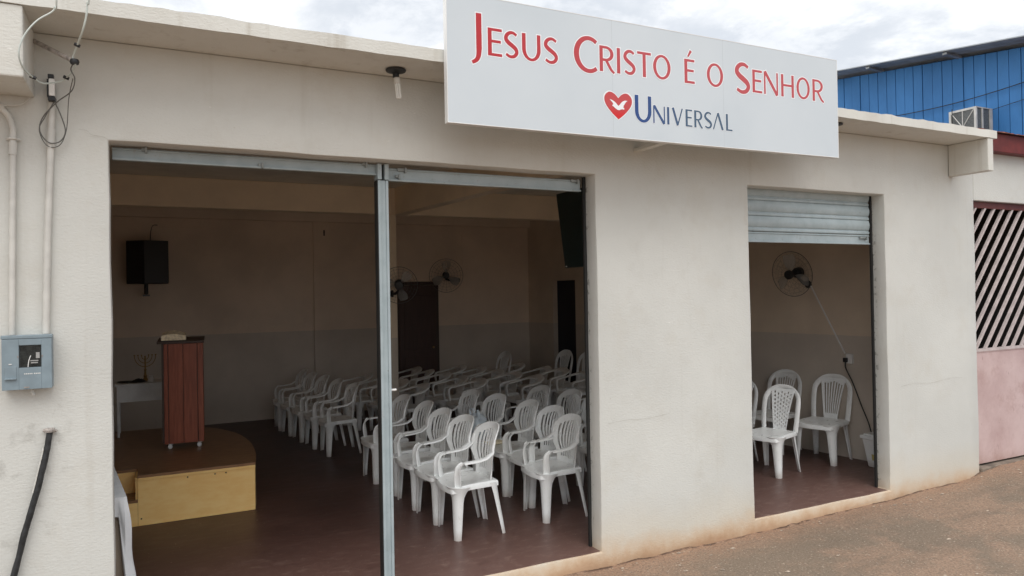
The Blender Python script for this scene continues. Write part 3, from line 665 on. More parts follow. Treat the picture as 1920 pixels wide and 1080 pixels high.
# soffit lamps
def lamp(x, y, label, tilt):
    t = thing('eave_lamp', label, 'lamp', (x, y, ZS), 'lamps under the eave'); Mx = Matrix.Rotation(tilt, 3, 'Y')
    b = MB(); b.lathe([(.058,0),(.064,-.006),(.060,-.014),(.03,-.022),(.02,-.026),(.02,-.048),(.017,-.05)], (x,y,ZS), 24); b.build('base', M['black'], t, smooth=True)
    b = MB(); b.lathe([(.014,-.05),(.018,-.052),(.021,-.062),(.021,-.086),(.017,-.09)], (x,y,ZS), 16, Mx); b.build('socket', M['pvc'], t, smooth=True)
    b = MB()
    for k in range(3):
        a = 2*PI*k/3 + .4
        for s_ in (-.5, .5):
            c = Vector((.0125*math.cos(a+s_), .0125*math.sin(a+s_), 0)); b.tube([Mx @ (c+Vector((0,0,-.088)))+Vector((x,y,ZS)), Mx @ (c+Vector((0,0,-.172)))+Vector((x,y,ZS)), Mx @ (c*.7+Vector((0,0,-.178)))+Vector((x,y,ZS))], .005, 8)
    b.build('bulb', M['cfl'], t, smooth=True)
lamp(1.397, -.15, 'energy saving bulb in black holder left of the sign', R_(-6))
lamp(5.27, -.21, 'energy saving bulb in black holder half hidden behind the right end of the sign', R_(2))

# ------------------------------------------------------------------ stage and what stands on it
st = thing('stage_platform', 'low curved stage with yellow front boards and brown top', 'stage', (0, 2.42, 0)); SZ = .426
curve = [(.858,2.42),(.905,2.75),(.93,3.1),(.932,3.5),(.88,3.95),(.79,4.25),(.66,4.52),(.45,4.72),(.15,4.82),(-.3,4.84)]
edge = [tuple(p[:2]) for p in cat([(x,y,0) for x,y in curve], 5)]
b = MB(); top = [(-.084,2.42)] + edge + [(XW+.002,4.84),(XW+.002,2.70),(-.084,2.70)]
b.prism(top, lambda u,v,d: (u,v,d), SZ-.022, SZ); b.build('stage_top', M['stage'], st)
b = MB(); b.box(-.084, .853, 2.424, 2.442, .002, SZ-.0225)
b.box(XW+.002, -.086, 2.424, 2.442, .002, .198); b.box(XW+.002, -.106, 2.705, 2.723, .2215, SZ-.0225); b.box(-.102, -.084, 2.4425, 2.72, .2215, SZ-.0225); b.build('front_board', M['ply'], st)
b = MB(); b.box(-.083, .856, 2.413, 2.4235, SZ-.045, SZ-.0225); b.build('edge_trim', M['ply'], st, bevel=.002)
b = MB()
for x in (-.06, .30, .52, .61): b.lathe([(.007,0),(.006,.002)], (x, 2.4235, .06 if x < 0 else SZ-.062), 8, Matrix.Rotation(R_(90),3,'X'))
b.build('nail_heads', M['woodd'], st)
b = MB(); b.box(XW+.002, -.085, 2.424, 2.72, .1985, .221); b.build('step', M['stage'], st)
b = MB(); el = [(x-.006,y) for x,y in edge[1:]]
for z in (.002, SZ-.0225): b.v += [(x,y,z) for x,y in el]
n_ = len(el); b.f += [[i,i+1,n_+i+1,n_+i] for i in range(n_-1)]; b.mi += [0]*(n_-1); b.build('side_board', M['ply'], st, smooth=True)

le = thing('lectern', 'tall red brown wooden lectern on casters standing on the stage', 'lectern', (.32, 3.55, SZ))
LX0, LX1, LY0, LY1 = .150, .505, 3.43, 3.72; lz0, lz1 = SZ+.055, SZ+1.04
rot = Matrix.Translation((.33,3.5,0)) @ Matrix.Rotation(R_(-5), 4, 'Z') @ Matrix.Translation((-.33,-3.5,0))
def rbuild(b, *a, **k):
    b.v = [tuple(rot @ Vector(p)) for p in b.v]; return b.build(*a, **k)
b = MB(); b.box(LX0, LX0+.034, LY0, LY0+.02, lz0, lz1); b.box(LX1-.05, LX1, LY0, LY0+.02, lz0, lz1)
b.box(LX0+.040, LX0+.170, LY0+.004, LY0+.02, lz0, lz1); b.box(LX0+.174, LX1-.056, LY0+.004, LY0+.02, lz0, lz1); rbuild(b, 'front_panel', M['wood'], le, bevel=.003)
b = MB(); b.box(LX0+.0345, LX0+.0395, LY0+.010, LY0+.02, lz0, lz1); b.box(LX0+.1705, LX0+.1735, LY0+.010, LY0+.02, lz0, lz1); b.box(LX1-.0555, LX1-.0505, LY0+.010, LY0+.02, lz0, lz1); rbuild(b, 'groove', M['woodd'], le)
b = MB(); b.box(LX0-.020, LX0-.001, LY0+.004, LY1, lz0+.01, lz1-.001); rbuild(b, 'side_panel', M['woodd'], le)  # left side is a darker strip than the right side
b = MB(); b.box(LX1-.018, LX1, LY0+.0205, LY1, lz0, lz1-.005); rbuild(b, 'side_panel', M['wood'], le)
b = MB(); b.box(LX0+.0185, LX1-.0185, LY0+.0205, LY1-.01, lz0+.01, lz0+.03); rbuild(b, 'bottom_board', M['woodd'], le)
tz = lambda y: lz1+.012+.06*(LY1+.03-y)/.3*0 + .0
def slope_box(b, x0, x1, y0, y1, z0, th, rise=-.09, tiltx=.028):
    zz = lambda x, y: z0 + rise*(y-LY0)/(LY1-LY0) + tiltx*(x-LX0)/(LX1-LX0)
    b.add([(x,y,zz(x,y)) for x,y in ((x0,y0),(x1,y0),(x1,y1),(x0,y1))] + [(x,y,zz(x,y)+th) for x,y in ((x0,y0),(x1,y0),(x1,y1),(x0,y1))], [(0,3,2,1),(4,5,6,7),(0,1,5,4),(1,2,6,5),(2,3,7,6),(3,0,4,7)])
b = MB(); slope_box(b, LX0-.06, LX1+.012, LY0-.02, LY1+.05, lz1+.004, .024, 0.02, .0); rbuild(b, 'top_board', M['woodd'], le, bevel=.003)
for x in (LX0+.045, LX1-.045):
    for y in (LY0+.04, LY1-.04):
        b = MB(); b.lathe([(.019,-.010),(.022,-.006),(.022,.006),(.019,.010)], (x,y,SZ+.023), 14, Matrix.Rotation(R_(90),3,'X')); b.box(x-.014, x+.014, y-.014, y+.014, SZ+.044, lz0-.0005); rbuild(b, 'caster', M['white'], le)
bk = thing('open_book', 'open book with cream pages lying on the lectern', 'book', (.24, 3.5, lz1+.03))
b = MB()
def pages(u, v):
    x = LX0-.02+.22*u; y = LY0-.012+.15*v; return (x, y, lz1+.078+.034*abs(math.sin(PI*u*1.0+.15))**.8*(.55+.45*v)+.018*v)
b.grid(pages, 14, 6)
b2 = MB(); b2.box(LX0-.025, LX0+.205, LY0-.016, LY0+.145, lz1+.0295, lz1+.0345); 
def under(u, v): x, y, z = pages(u, v); return (x, y, lz1+.0352)
k0 = len(b.v); b.grid(under, 14, 6)
for i in range(14): b.f.append([i, i+1, k0+i+1, k0+i]); b.mi.append(0)
for j in range(6): b.f += [[j*15,(j+1)*15,k0+(j+1)*15,k0+j*15],[j*15+14,(j+1)*15+14,k0+(j+1)*15+14,k0+j*15+14]]; b.mi += [0,0]
rbuild(b, 'pages', M['paper'], bk); rbuild(b2, 'cover', M['black'], bk)

tb = thing('side_table', 'small grey white table with deep apron at the back of the stage', 'table', (-.05, 4.6, SZ))
TX0, TX1, TY0, TY1, TZ = -.295, .33, 4.40, 4.76, SZ+.575
b = MB(); b.box(TX0-.018, TX1+.018, TY0-.015, TY1+.01, TZ-.024, TZ); b.build('table_top', M['tablew'], tb, bevel=.003)
b = MB(); b.box(TX0, TX1, TY0, TY0+.015, TZ-.195, TZ-.0245); b.build('apron', M['tablew'], tb)
for x in (TX0+.012, TX1-.012):
    for y in (TY0+.03, TY1-.03): b = MB(); b.box(x-.011, x+.011, y-.011, y+.011, SZ+.001, TZ-.0245); b.build('leg', M['tablew'], tb)
mn = thing('menorah', 'brass seven branched candlestick on the small stage table', 'candlestick', (-.02, 4.56, TZ))
cxm, cym = -.02, 4.56
b = MB(); b.lathe([(.05,.002),(.052,.01),(.03,.018),(.014,.05),(.022,.062),(.012,.075),(.01,.12),(.016,.13),(.008,.14),(.008,.285)], (cxm,cym,TZ), 16)
b.build('stem', M['brass'], mn, smooth=True)
for k in (1,2,3):
    for s_ in (-1,1):
        r = .035*k; b = MB(); b.tube([(cxm+s_*r*math.sin(a), cym, TZ+.285-r*1.15*math.cos(a)) for a in [i*PI/2/10 for i in range(11)]], .0045, 6)
        b.lathe([(.006,0),(.009,.008),(.008,.014)], (cxm+s_*r,cym,TZ+.285), 8); b.build('branch', M['brass'], mn, smooth=True)
b = MB()
def crumple(u, v, c, s, h, sd):
    a = 2*PI*u; r = v
    return (c[0]+s[0]*r*math.cos(a)*(1+.25*nz(math.cos(a)*2, math.sin(a)*2, sd)), c[1]+s[1]*r*math.sin(a)*(1+.25*nz(math.cos(a)*2, math.sin(a)*2, sd+4)), c[2]+h*(1-r*r)*(1+.5*nz(u*6, v*4, sd)))
b.grid(lambda u,v: crumple(u,v,(-.09,4.52,TZ+.002),(.09,.07),.035,2), 20, 6); tag(b.build('folded_cloth', M['black'], smooth='full'), 'dark folded cloth beside the candlestick on the stage table', 'cloth')
b = MB(); b.lathe([(.03,.001),(.034,.01),(.028,.03),(.02,.055),(.024,.07)], (.035,4.50,TZ), 14); tag(b.build('small_vase', M['white'], smooth=True), 'small pale ornament beside the candlestick', 'ornament')
b = MB(); b.lathe([(.02,.001),(.07,.006),(.085,.014),(.08,.012)], (-.215,4.55,TZ), 20); tag(b.build('tray', M['dark'], smooth=True), 'dark flat dish on the end of the stage table', 'dish')

# covered table just inside the entrance
ct = thing('folding_table', 'table with tan legs under the white cloth inside the entrance', 'table', (-.6, .9, 0))
CZ = .755; A = Vector((-.122,.345,CZ)); Bv = Vector((-.25,1.56,CZ)); dirY = (Bv-A).normalized(); dirX = Vector((-dirY.y, dirY.x, 0)); LXm = 1.0; LYm = (Bv-A).length
tp = lambda u, v, z: (A + dirX*u*LXm + dirY*v*LYm)*1 + Vector((0,0,z-CZ))
b = MB(); vs = [tp(u,v,z) for z in (CZ-.03, CZ-.004) for u,v in ((.01,.008),(.99,.008),(.99,.992),(.01,.992))]; b.add(vs, [(0,3,2,1),(4,5,6,7),(0,1,5,4),(1,2,6,5),(2,3,7,6),(3,0,4,7)]); b.build('table_top', M['tan'], ct)
for u in (.052,.92):
    for v in (.05,.93):
        b = MB(); vs = [tp(u+du,v+dv_,z) for z in (.001, CZ-.031) for du,dv_ in ((-.035,-.025),(.035,-.025),(.035,.025),(-.035,.025))]; b.add(vs, [(0,3,2,1),(4,5,6,7),(0,1,5,4),(1,2,6,5),(2,3,7,6),(3,0,4,7)]); b.build('leg', M['tan'], ct)
b = MB()
def clothp(s_, v):
    """s_: position round the edge loop (metres), v 0..1 from table edge down"""
    per = 2*(LXm+LYm); s_ = s_ % per
    if s_ < LYm: p = tp(0, s_/LYm, CZ); nrm = -dirX; dc = min(s_, LYm-s_)
    elif s_ < LYm+LXm: p = tp((s_-LYm)/LXm, 1, CZ); nrm = dirY; dc = min(s_-LYm, LYm+LXm-s_)
    elif s_ < 2*LYm+LXm: p = tp(1, 1-(s_-LYm-LXm)/LYm, CZ); nrm = dirX; dc = .3
    else: p = tp(1-(s_-2*LYm-LXm)/LXm, 0, CZ); nrm = -dirY; dc = min(s_-2*LYm-LXm, per-s_)
    front = s_ >= 2*LYm+LXm; corner = max(0, 1-dc/(.034 if front else .22))**.7
    drop = .108 + .52*corner + (0 if front else .06*(1-corner)) + .008*math.sin(s_*23)
    fold = (.007*math.sin(s_*34)+.004*math.sin(s_*71+1))*v*(1+1.6*corner) + .016*corner*math.sin(v*9.5)*v
    out = .005 + .004*v + fold + corner*(.030*math.sin(PI*min(1,v*1.5)*.6) - .012*v)
    return p + nrm*out + Vector((0,0,-drop*v + .004))
per = 2*(LXm+LYm); ns, nv_ = 700, 16
for j in range(nv_+1):
    for i in range(ns): b.v.append(tuple(clothp(per*i/ns, j/nv_)))
for j in range(nv_):
    for i in range(ns): b.f.append([j*ns+i, j*ns+(i+1)%ns, (j+1)*ns+(i+1)%ns, (j+1)*ns+i]); b.mi.append(0)
b.f.append(list(range(ns))); b.mi.append(0)
tag(b.build('tablecloth', M['cloth'], smooth=True), 'white cloth hanging off the table just inside the entrance', 'tablecloth')

# loudspeaker, tv, fans
sp_ = thing('loudspeaker', 'black loudspeaker hung on the back wall above the lectern', 'loudspeaker', (.03, 7.1, 1.95))
b = MB(); poly = [(-.25,7.05),(-.02,6.86),(.29,6.93),(.26,7.20),(-.20,7.22)]
b.prism(poly, lambda u,v,d: (u, v, d), 2.135, 2.745); b.build('cabinet', M['black'], sp_, bevel=.01)
b = MB(); b.tube([(.0,7.05,2.134),(.0,7.05,1.99)], .028, 10); b.tube([(.0,7.05,2.0),(.0,7.428,1.99)], .018, 8); b.build('wall_mount', M['black'], sp_)
b = MB(); b.tube([(-.045,7.05,1.97),(.045,7.05,1.97)], .012, 8); b.build('bolt', M['galvd'], sp_)
cable([(.06,7.0,2.75),(.07,7.15,2.9),(.10,7.40,3.0),(.16,7.424,3.01)], .006, M['wired'], 'thin dark wire rising from the loudspeaker to the wall moulding')
b = MB(); b.box(.1, 2.41, D-.012, D-.0005, 2.985, 3.005); tag(b.build('wire_moulding', M['inner']), 'narrow wire moulding along the back wall over the loudspeaker', 'moulding')
b = MB(); b.box(2.58, 2.60, D-.045, D-.031, 2.90, 2.99); tag(b.build('wall_hook', M['dark']), 'small dark hook on the back wall pilaster', 'hook')

tv = thing('television', 'large dark television hung from the ceiling above the chairs', 'television', (3.95, 1.6, 2.15))
tm = Matrix.Translation((3.93,1.45,2.16)) @ Matrix.Rotation(R_(-7), 4, 'Y')
def tbuild(b, *a, **k):
    b.v = [tuple(tm @ Vector(p)) for p in b.v]; return b.build(*a, **k)
b = MB(); b.box(0, .06, -.62, .62, 0, .78); tbuild(b, 'casing', M['screen'], tv, bevel=.008)
b = MB(); b.box(-.003, -.0005, -.60, .60, .03, .76); tbuild(b, 'screen', M['screen'], tv)
b = MB(); b.box(-.004, -.0008, .57, .60, .012, .024); tbuild(b, 'power_light', M['white'], tv)
b = MB(); b.tube([(3.95,1.45,2.5),(3.95,1.45,3.283)], .022, 10); b.build('hanging_pole', M['black'], tv)

def fan(loc, axis, dia, wall_pt, label, roll=0.0):
    t = thing('wall_fan', label, 'fan', loc, 'wall fans'); loc = Vector(loc); ax = Vector(axis).normalized()
    q = Vector((0,0,1)).rotation_difference(ax).to_matrix(); T = lambda p: q @ Vector(p) + loc; R = dia/2
    b = MB()
    for r, z in ((1,0),(.86,.035),(.68,.055),(.5,.068),(.32,.076)):
        for s_ in ((1,) if r == 1 else (1,-1)):
            b.tube([T((R*r*math.cos(a), R*r*math.sin(a), s_*z)) for a in [2*PI*i/40 for i in range(40)]], .0036 if r == 1 else .0008, 5, True)
    for i in range(20):
        a = 2*PI*i/20
        for s_ in (1,-1): b.tube([T((R*r*math.cos(a), R*r*math.sin(a), s_*z)) for r, z in ((1,0),(.86,.035),(.68,.055),(.5,.068),(.25,.078))], .0008, 4)
    b.build('grille', M['grille'], t)
    for k in range(3):
        a0 = 2*PI*k/3 + roll; b = MB()
        def bl(u, v):
            r = R*(.18+.70*v); wd = (.30+.62*math.sin(PI*(.15+.75*v)))*.95; a = a0 + (u-.5)*wd
            return T((r*math.cos(a), r*math.sin(a), .022*(u-.5)*2))
        b.grid(bl, 8, 8); b.build('blade', M['blade'], t, smooth='full')
    b = MB(); b.lathe([(.03,.080),(.05,.076),(.055,.06),(.05,.035)], (0,0,0), 18); b.v = [tuple(T(p)) for p in b.v]; b.build('hub', M['black'], t, smooth=True)
    b = MB(); b.lathe([(.045,-.06),(.06,-.08),(.062,-.15),(.04,-.18)], (0,0,0), 18); b.v = [tuple(T(p)) for p in b.v]; b.build('motor', M['black'], t, smooth=True)
    w_ = Vector(wall_pt); m0 = T((0,0,-.13)); b = MB(); b.tube([m0, m0 + Vector((0,0,-.07)), (m0+w_)/2 + Vector((0,0,-.06)), w_], .018, 8)
    d = (m0-w_); d.z = 0; d.normalize(); b.tube([w_ - d*0 + Vector((0,0,-.0)), w_ + d*.012], .045, 12); b.build('wall_bracket', M['black'], t, smooth=True)
    return t
fan((2.83,4.27,2.035), (-.35,-1,-.12), .46, (2.80,4.478,1.93), 'wall fan mounted on the tan column in mid hall', .5)
fan((4.62,7.18,2.235), (-.35,-1,-.10), .58, (4.95,7.428,2.16), 'wall fan on the back wall beside the brown door', 1.2)
fan((6.62,1.50,2.070), (-1,-.12,-.16), .52, (rw(1.56)-.001,1.56,1.95), 'wall fan high on the side wall seen through the narrow door', .2)
# socket, conduit and flex on the side wall
wy = 1.065; wx = rw(wy)
so_ = thing('wall_socket', 'white surface socket with plug on the side wall', 'socket', (wx, wy, 1.1))
b = MB(); b.box(wx-.035, wx-.001, wy-.055, wy+.02, 1.055, 1.165); b.build('socket_box', M['white'], so_, bevel=.004)
b = MB(); b.box(wx-.075, wx-.0355, wy-.01, wy+.03, 1.07, 1.12); b.build('plug', M['black'], so_, bevel=.006)
b = MB(); b.tube([(rw(1.52)-.01,1.52,1.93),(rw(1.11)-.01,1.11,1.165)], .0085, 8); tag(b.build('conduit', M['white'], smooth=True), 'thin pale conduit running diagonally down the wall from the fan', 'conduit')
cable([(wx-.055,wy+.01,1.07),(wx-.06,wy,1.0),(wx-.05,.99,.85),(wx-.04,.90,.62),(wx-.05,.80,.42),(wx-.05,.74,.2)], .007, M['wired'], 'black flex drooping from the wall socket towards the bin')
cable([(4.96,7.42,2.2),(5.03,7.426,2.3),(5.03,7.426,2.9),(5.02,7.426,2.97),(4.9,7.426,2.99),(3.6,7.426,3.0)], .004, M['inner'], 'thin painted wire climbing the back wall from the fan')
bn = thing('plastic_bin', 'white plastic bin with lid in the corner by the narrow door', 'bin', (6.83, .62, 0))
b = MB(); b.add([(6.75,.50,.001),(6.95,.50,.001),(6.95,.76,.001),(6.75,.76,.001),(6.71,.46,.30),(6.98,.46,.30),(6.98,.80,.30),(6.71,.80,.30)], [(0,3,2,1),(4,5,6,7),(0,1,5,4),(1,2,6,5),(2,3,7,6),(3,0,4,7)]); b.build('body', M['plastic'], bn, bevel=.012)
b = MB(); b.box(6.695, 6.99, .445, .815, .302, .335); b.box(6.72, 6.96, .47, .79, .3355, .352); b.build('lid', M['plastic'], bn, bevel=.006)
b = MB(); b.quad((6.7375,.55,.08),(6.7375,.70,.08),(6.728,.70,.145),(6.728,.55,.145)); b.build('sticker', simple('yellow_sticker', (.55,.45,.15), .6), bn)
b = MB(); b.quad((6.80,.4925,.06),(6.93,.4925,.06),(6.93,.4835,.14),(6.80,.4835,.14)); b.build('sticker', bpy.data.materials['yellow_sticker'], bn)

bn.location.x += .06; bn.location.y -= .05

# ------------------------------------------------------------------ plastic chairs (front of each chair faces -X, origin under the seat front)
def bake(name, b, solid=.006, sub=0, smooth='full', offset=0):
    me = b.mesh(name, smooth); o = bpy.data.objects.new('tmp', me); C.objects.link(o)
    if solid: m = o.modifiers.new('s', 'SOLIDIFY'); m.thickness = solid; m.offset = offset
    if sub: m = o.modifiers.new('u', 'SUBSURF'); m.levels = sub; m.render_levels = sub
    dg = bpy.context.evaluated_depsgraph_get(); dg.update()
    out = bpy.data.meshes.new_from_object(o.evaluated_get(dg)); out.name = name
    bpy.data.objects.remove(o)
    for p in out.polygons: p.use_smooth = True
    out.set_sharp_from_angle(angle=R_(45))
    return out
def seat_mesh(wf=.215, wr=.175):
    b = MB()
    def f(u, v):
        hw = wf+(wr-wf)*v; y = (u-.5)*2*hw; e = abs(u-.5)*2
        x = -.022 + .385*v - .022*(1-e*e)*(1-v); z = .418 - .016*(1-e**2)*math.sin(PI*min(1,v*1.1)) - .020*(1-v)**5
        rc = .05
        if v < .12: y *= 1-.10*(1-v/.12)**2*1
        return (x, y, z)
    nu, nv = 16, 14; b.grid(f, nu, nv)
    # rolled down skirt
    loop = [(j*(nu+1)) for j in range(nv,0,-1)] + [i for i in range(nu+1)] + [j*(nu+1)+nu for j in range(1,nv+1)]
    vs = [Vector(b.v[i]) for i in loop]; k = len(b.v)
    for q, p in enumerate(vs):
        out = Vector((p.x-.17, p.y, 0)).normalized(); b.v.append(tuple(p + out*.007 + Vector((0,0,-.010)))); b.v.append(tuple(p + out*.008 + Vector((0,0,-.040))))
    for q in range(len(vs)-1):
        b.f += [[loop[q], loop[q+1], k+2*q+2, k+2*q], [k+2*q, k+2*q+2, k+2*q+3, k+2*q+1]]; b.mi += [0,0]
    return bake('seat', b, .005)
def leg_mesh(top, bot, r_top, r_bot, face, flare):
    """open shell of quarter round section, convex side towards face"""
    b = MB(); top = Vector(top); bot = Vector(bot); nt_ = 10; na = 8
    for j in range(nt_+1):
        t = j/nt_; p = bot.lerp(top, t); r = r_bot + (r_top-r_bot)*t + flare*max(0, t-.72)**2*6
        for i in range(na+1):
            a = face + R_(-72 + 144*i/na); b.v.append((p.x + r*(math.cos(a)-.55*math.cos(face)), p.y + r*(math.sin(a)-.55*math.sin(face)), p.z))
    for j in range(nt_):
        for i in range(na): b.f.append([j*(na+1)+i, j*(na+1)+i+1, (j+1)*(na+1)+i+1, (j+1)*(na+1)+i]); b.mi.append(0)
    return bake('leg', b, .006)
def legs(sy_f=.205, sy_r=.195):
    out = []
    for s_ in (-1, 1):
        out.append(leg_mesh((.022, s_*(sy_f-.022), .408), (.008, s_*sy_f, 0), .056, .032, PI - s_*R_(45) if s_ > 0 else PI + R_(45), .11))
        out.append(leg_mesh((.335, s_*(sy_r-.03), .408), (.405, s_*sy_r, 0), .036, .022, s_*R_(40), .03))
    return out
def back_pt(s_, t):
    if t < .15: hw = .158
    elif t < .50: q = (t-.15)/.35; q = q*q*(3-2*q); hw = .158 + (.224-.158)*q
    elif t < .60: hw = .224 + .005*(t-.50)/.10
    else: hw = .229*max(0, 1-((t-.60)/.402)**2.5)**(1/2.5)
    z = .412 + .428*t; x = .352 + .045*t + .035*t*t
    y = s_*hw; x -= 1.7*y*y
    return Vector((x, y, z))
def arm_back():
    b = MB(); sl_ = [-1,-.9,-.72]; n_ = 11; w_ = 1.62/(2*n_-1+.0)
    cols = [-1,-.90]; x = -.81
    slots = []
    for k in range(n_):
        cols.append(x); cols.append(x+w_*1.0); slots.append((x, x+w_*1.0)); x += w_*2*.985
    cols += [.92, 1]; nt_ = 40
    ts = [i/nt_ for i in range(nt_+1)]
    for t in ts: b.v += [tuple(back_pt(c, t)) for c in cols]
    m = len(cols)
    for j in range(nt_):
        for i in range(m-1):
            c0, c1 = cols[i], cols[i+1]; mid = (c0+c1)/2; tm_ = (ts[j]+ts[j+1])/2
            if any(abs(c0-a) < 1e-6 for a, _ in slots) and .10+.05*abs(mid) < tm_ < .89-.20*abs(mid)**2: continue
            b.f.append([j*m+i, j*m+i+1, (j+1)*m+i+1, (j+1)*m+i]); b.mi.append(0)
    return b
def rimpath(a, bnd):
    return None
def chair_back():
    b = arm_back(); me1 = bake('backrest', b, .006)
    rim = MB(); pts = [back_pt(-1, t) for t in [.0,.1,.2,.3,.4,.5,.6,.7,.78,.85,.9,.94,.97,.99]]; pts += [back_pt(s_, .995) for s_ in (-.5,0,.5)] + [Vector((p.x,-p.y,p.z)) for p in pts[::-1]]
    rim.tube([p + Vector((.004,0,0)) for p in pts], .0075, 8); me2 = rim.mesh('r', 'full')
    bm = bmesh.new(); bm.from_mesh(me1); bm.from_mesh(me2); bm.to_mesh(me1); bm.free()
    for p in me1.polygons: p.use_smooth = True
    return me1
def arm_mesh(s_):
    path = [tuple(back_pt(1, .74)), tuple(back_pt(1, .62)), (.300,.234,.652),(.265,.237,.628),(.235,.236,.612),(.16,.236,.600),(.09,.235,.596),(.05,.234,.586),(.026,.232,.562),(.018,.230,.525),(.020,.224,.47),(.026,.216,.405)]
    P_ = cat(path, 4); n_ = len(P_); b = MB()
    for i, p in enumerate(P_):
        a = P_[max(0,i-1)]; c = P_[min(n_-1,i+1)]; t = (c-a).normalized(); f = i/(n_-1)
        wv = Vector((0,1,0)) if f < .62 else Vector((0,1,0)).lerp(Vector((.75,.75,0)), min(1,(f-.62)/.25))
        wv = (wv - t*wv.dot(t)).normalized(); nn = t.cross(wv).normalized()
        if nn.z < 0 and f < .6: nn = -nn
        hw = .010 + .014*min(1, f/.25); 
        if f > .62: hw = .024 + .004*(f-.62)/.38
        ins = Vector((0,-1,0))*(hw*.55)
        for q, dip in ((-1,-.010),(-.86,0),(-.4,.003),(0,.004),(.4,.003),(.86,0),(1,-.012)):
            w_ = p + wv*hw*q + nn*dip + ins; b.v.append((w_.x, w_.y*s_, w_.z))
    for i in range(n_-1):
        for k in range(6): b.f.append([i*7+k, i*7+k+1, (i+1)*7+k+1, (i+1)*7+k]); b.mi.append(0)
    return bake('armrest', b, .006)
def side_chair_back(style):
    b = MB(); out = []
    def fr(t, s_):        # outer arch, t 0..1 from seat up to crown
        z = .41 + .45*t; hw = .182+.012*math.sin(PI*t*.8) if t < .68 else .192*math.sqrt(max(0, 1-((t-.68)/.325)**2))
        return Vector((.352+.05*t+.045*t*t - .7*hw*hw+.02, s_*hw, z))
    tt = [0,.1,.2,.3,.4,.5,.6,.68,.76,.83,.89,.94,.97,.99]
    pts = [fr(t,-1) for t in tt] + [Vector((fr(1,1).x,0,.859))] + [fr(t,1) for t in tt[::-1]]
    f_ = MB(); n_ = len(pts)
    for i, p in enumerate(pts):
        a = pts[max(0,i-1)]; c = pts[min(n_-1,i+1)]; t = (c-a).normalized(); nrm = Vector((1,0,.2)); wv = nrm.cross(t).normalized()
        for q, d in ((-1,.008),(-.5,0),(.5,0),(1,.010)): f_.v.append(tuple(p + wv*(-.025)*q + wv*.0 + Vector((d,0,0))))
    for i in range(n_-1):
        for k in range(3): f_.f.append([i*4+k, i*4+k+1, (i+1)*4+k+1, (i+1)*4+k]); f_.mi.append(0)
    out.append(('back_frame', bake('back_frame', f_, .007)))
    sp = MB(); nt_ = 40
    def spp(s_, t):
        z = .405+.435*t; hw = .072+.062*t**1.2; return Vector((.362+.05*t+.045*t*t - .7*hw*hw*s_*s_, s_*hw, z))
    cols = []; 
    if style == 'slots':
        k_ = 7; 
        for k in range(k_): cols += [-.86+k*1.72/k_*1.0, -.86+k*1.72/k_+1.72/k_*.52]
        cols = [-1] + cols + [1]
        skip = lambda i, t: i % 2 == 1 and .16 < t < .92 - .08*abs((cols[i]+cols[i+1])/2)
    else:
        cols = [-1+2*i/27 for i in range(28)]
        skip = lambda i, t: 2 <= i <= 25 and (i-2) % 4 in (0,1) and .10 < t < .94 and (int(t*64) + (3 if ((i-2)//4) % 2 else 0)) % 6 in (0,1,2)
        nt_ = 64
    for j in range(nt_+1): sp.v += [tuple(spp(c, j/nt_)) for c in cols]
    m = len(cols)
    for j in range(nt_):
        for i in range(m-1):
            if skip(i, (j+.5)/nt_): continue
            sp.f.append([j*m+i, j*m+i+1, (j+1)*m+i+1, (j+1)*m+i]); sp.mi.append(0)
    out.append(('splat', bake('splat', sp, .006)))
    return out
seat_me, leg_mes = seat_mesh(), legs()
protos = {}
def make_proto(name, parts):
    root = bpy.data.objects.new(name, None); C.objects.link(root)
    for nm, me in parts:
        if not me.materials: me.materials.append(M['plastic'])
        o = bpy.data.objects.new(nm, me); C.objects.link(o); o.parent = root
    return root
protos['arm'] = make_proto('plastic_armchair', [('seat', seat_me), ('backrest', chair_back()), ('armrest', arm_mesh(-1)), ('armrest', arm_mesh(1))] + [('leg', m) for m in leg_mes])
seat2 = seat_mesh(.205, .185); legs2 = legs(.195, .19)
protos['slot'] = make_proto('plastic_chair', [('seat', seat2)] + side_chair_back('slots') + [('leg', m) for m in legs2])
protos['hole'] = make_proto('plastic_chair', [('seat', seat2)] + side_chair_back('holes') + [('leg', m) for m in legs2])
def low_rail():
    half = [(.030,.214,.405),(.020,.226,.47),(.016,.234,.53),(.024,.238,.572),(.055,.241,.595),(.12,.243,.606),(.21,.243,.620),(.30,.228,.642),(.365,.185,.664),(.405,.115,.682),(.418,.05,.689)]
    path = half + [(.420,0,.690)] + [(x,-y,z) for x,y,z in half[::-1]]
    P_ = cat(path, 4); n_ = len(P_); b = MB()
    for i, p in enumerate(P_):
        a = P_[max(0,i-1)]; c = P_[min(n_-1,i+1)]; t = (c-a).normalized(); f = abs(i/(n_-1)-.5)*2
        up = Vector((-.55+.5*min(1,f/.5),0,1)) if f < .72 else Vector((-.1,0,1)).lerp(Vector((-1,0,.1)), min(1,(f-.72)/.14))
        wv = t.cross(up).normalized(); nn = wv.cross(t).normalized()
        hw = .066 - .036*min(1, f/.45)
        for q, dip in ((-1,-.014),(-.86,0),(-.4,.003),(0,.004),(.4,.003),(.86,0),(1,-.014)):
            w_ = p + wv*hw*q + nn*dip; b.v.append(tuple(w_))
    for i in range(n_-1):
        for k in range(6): b.f.append([i*7+k, i*7+k+1, (i+1)*7+k+1, (i+1)*7+k]); b.mi.append(0)
    return bake('arm_rail', b, .006)
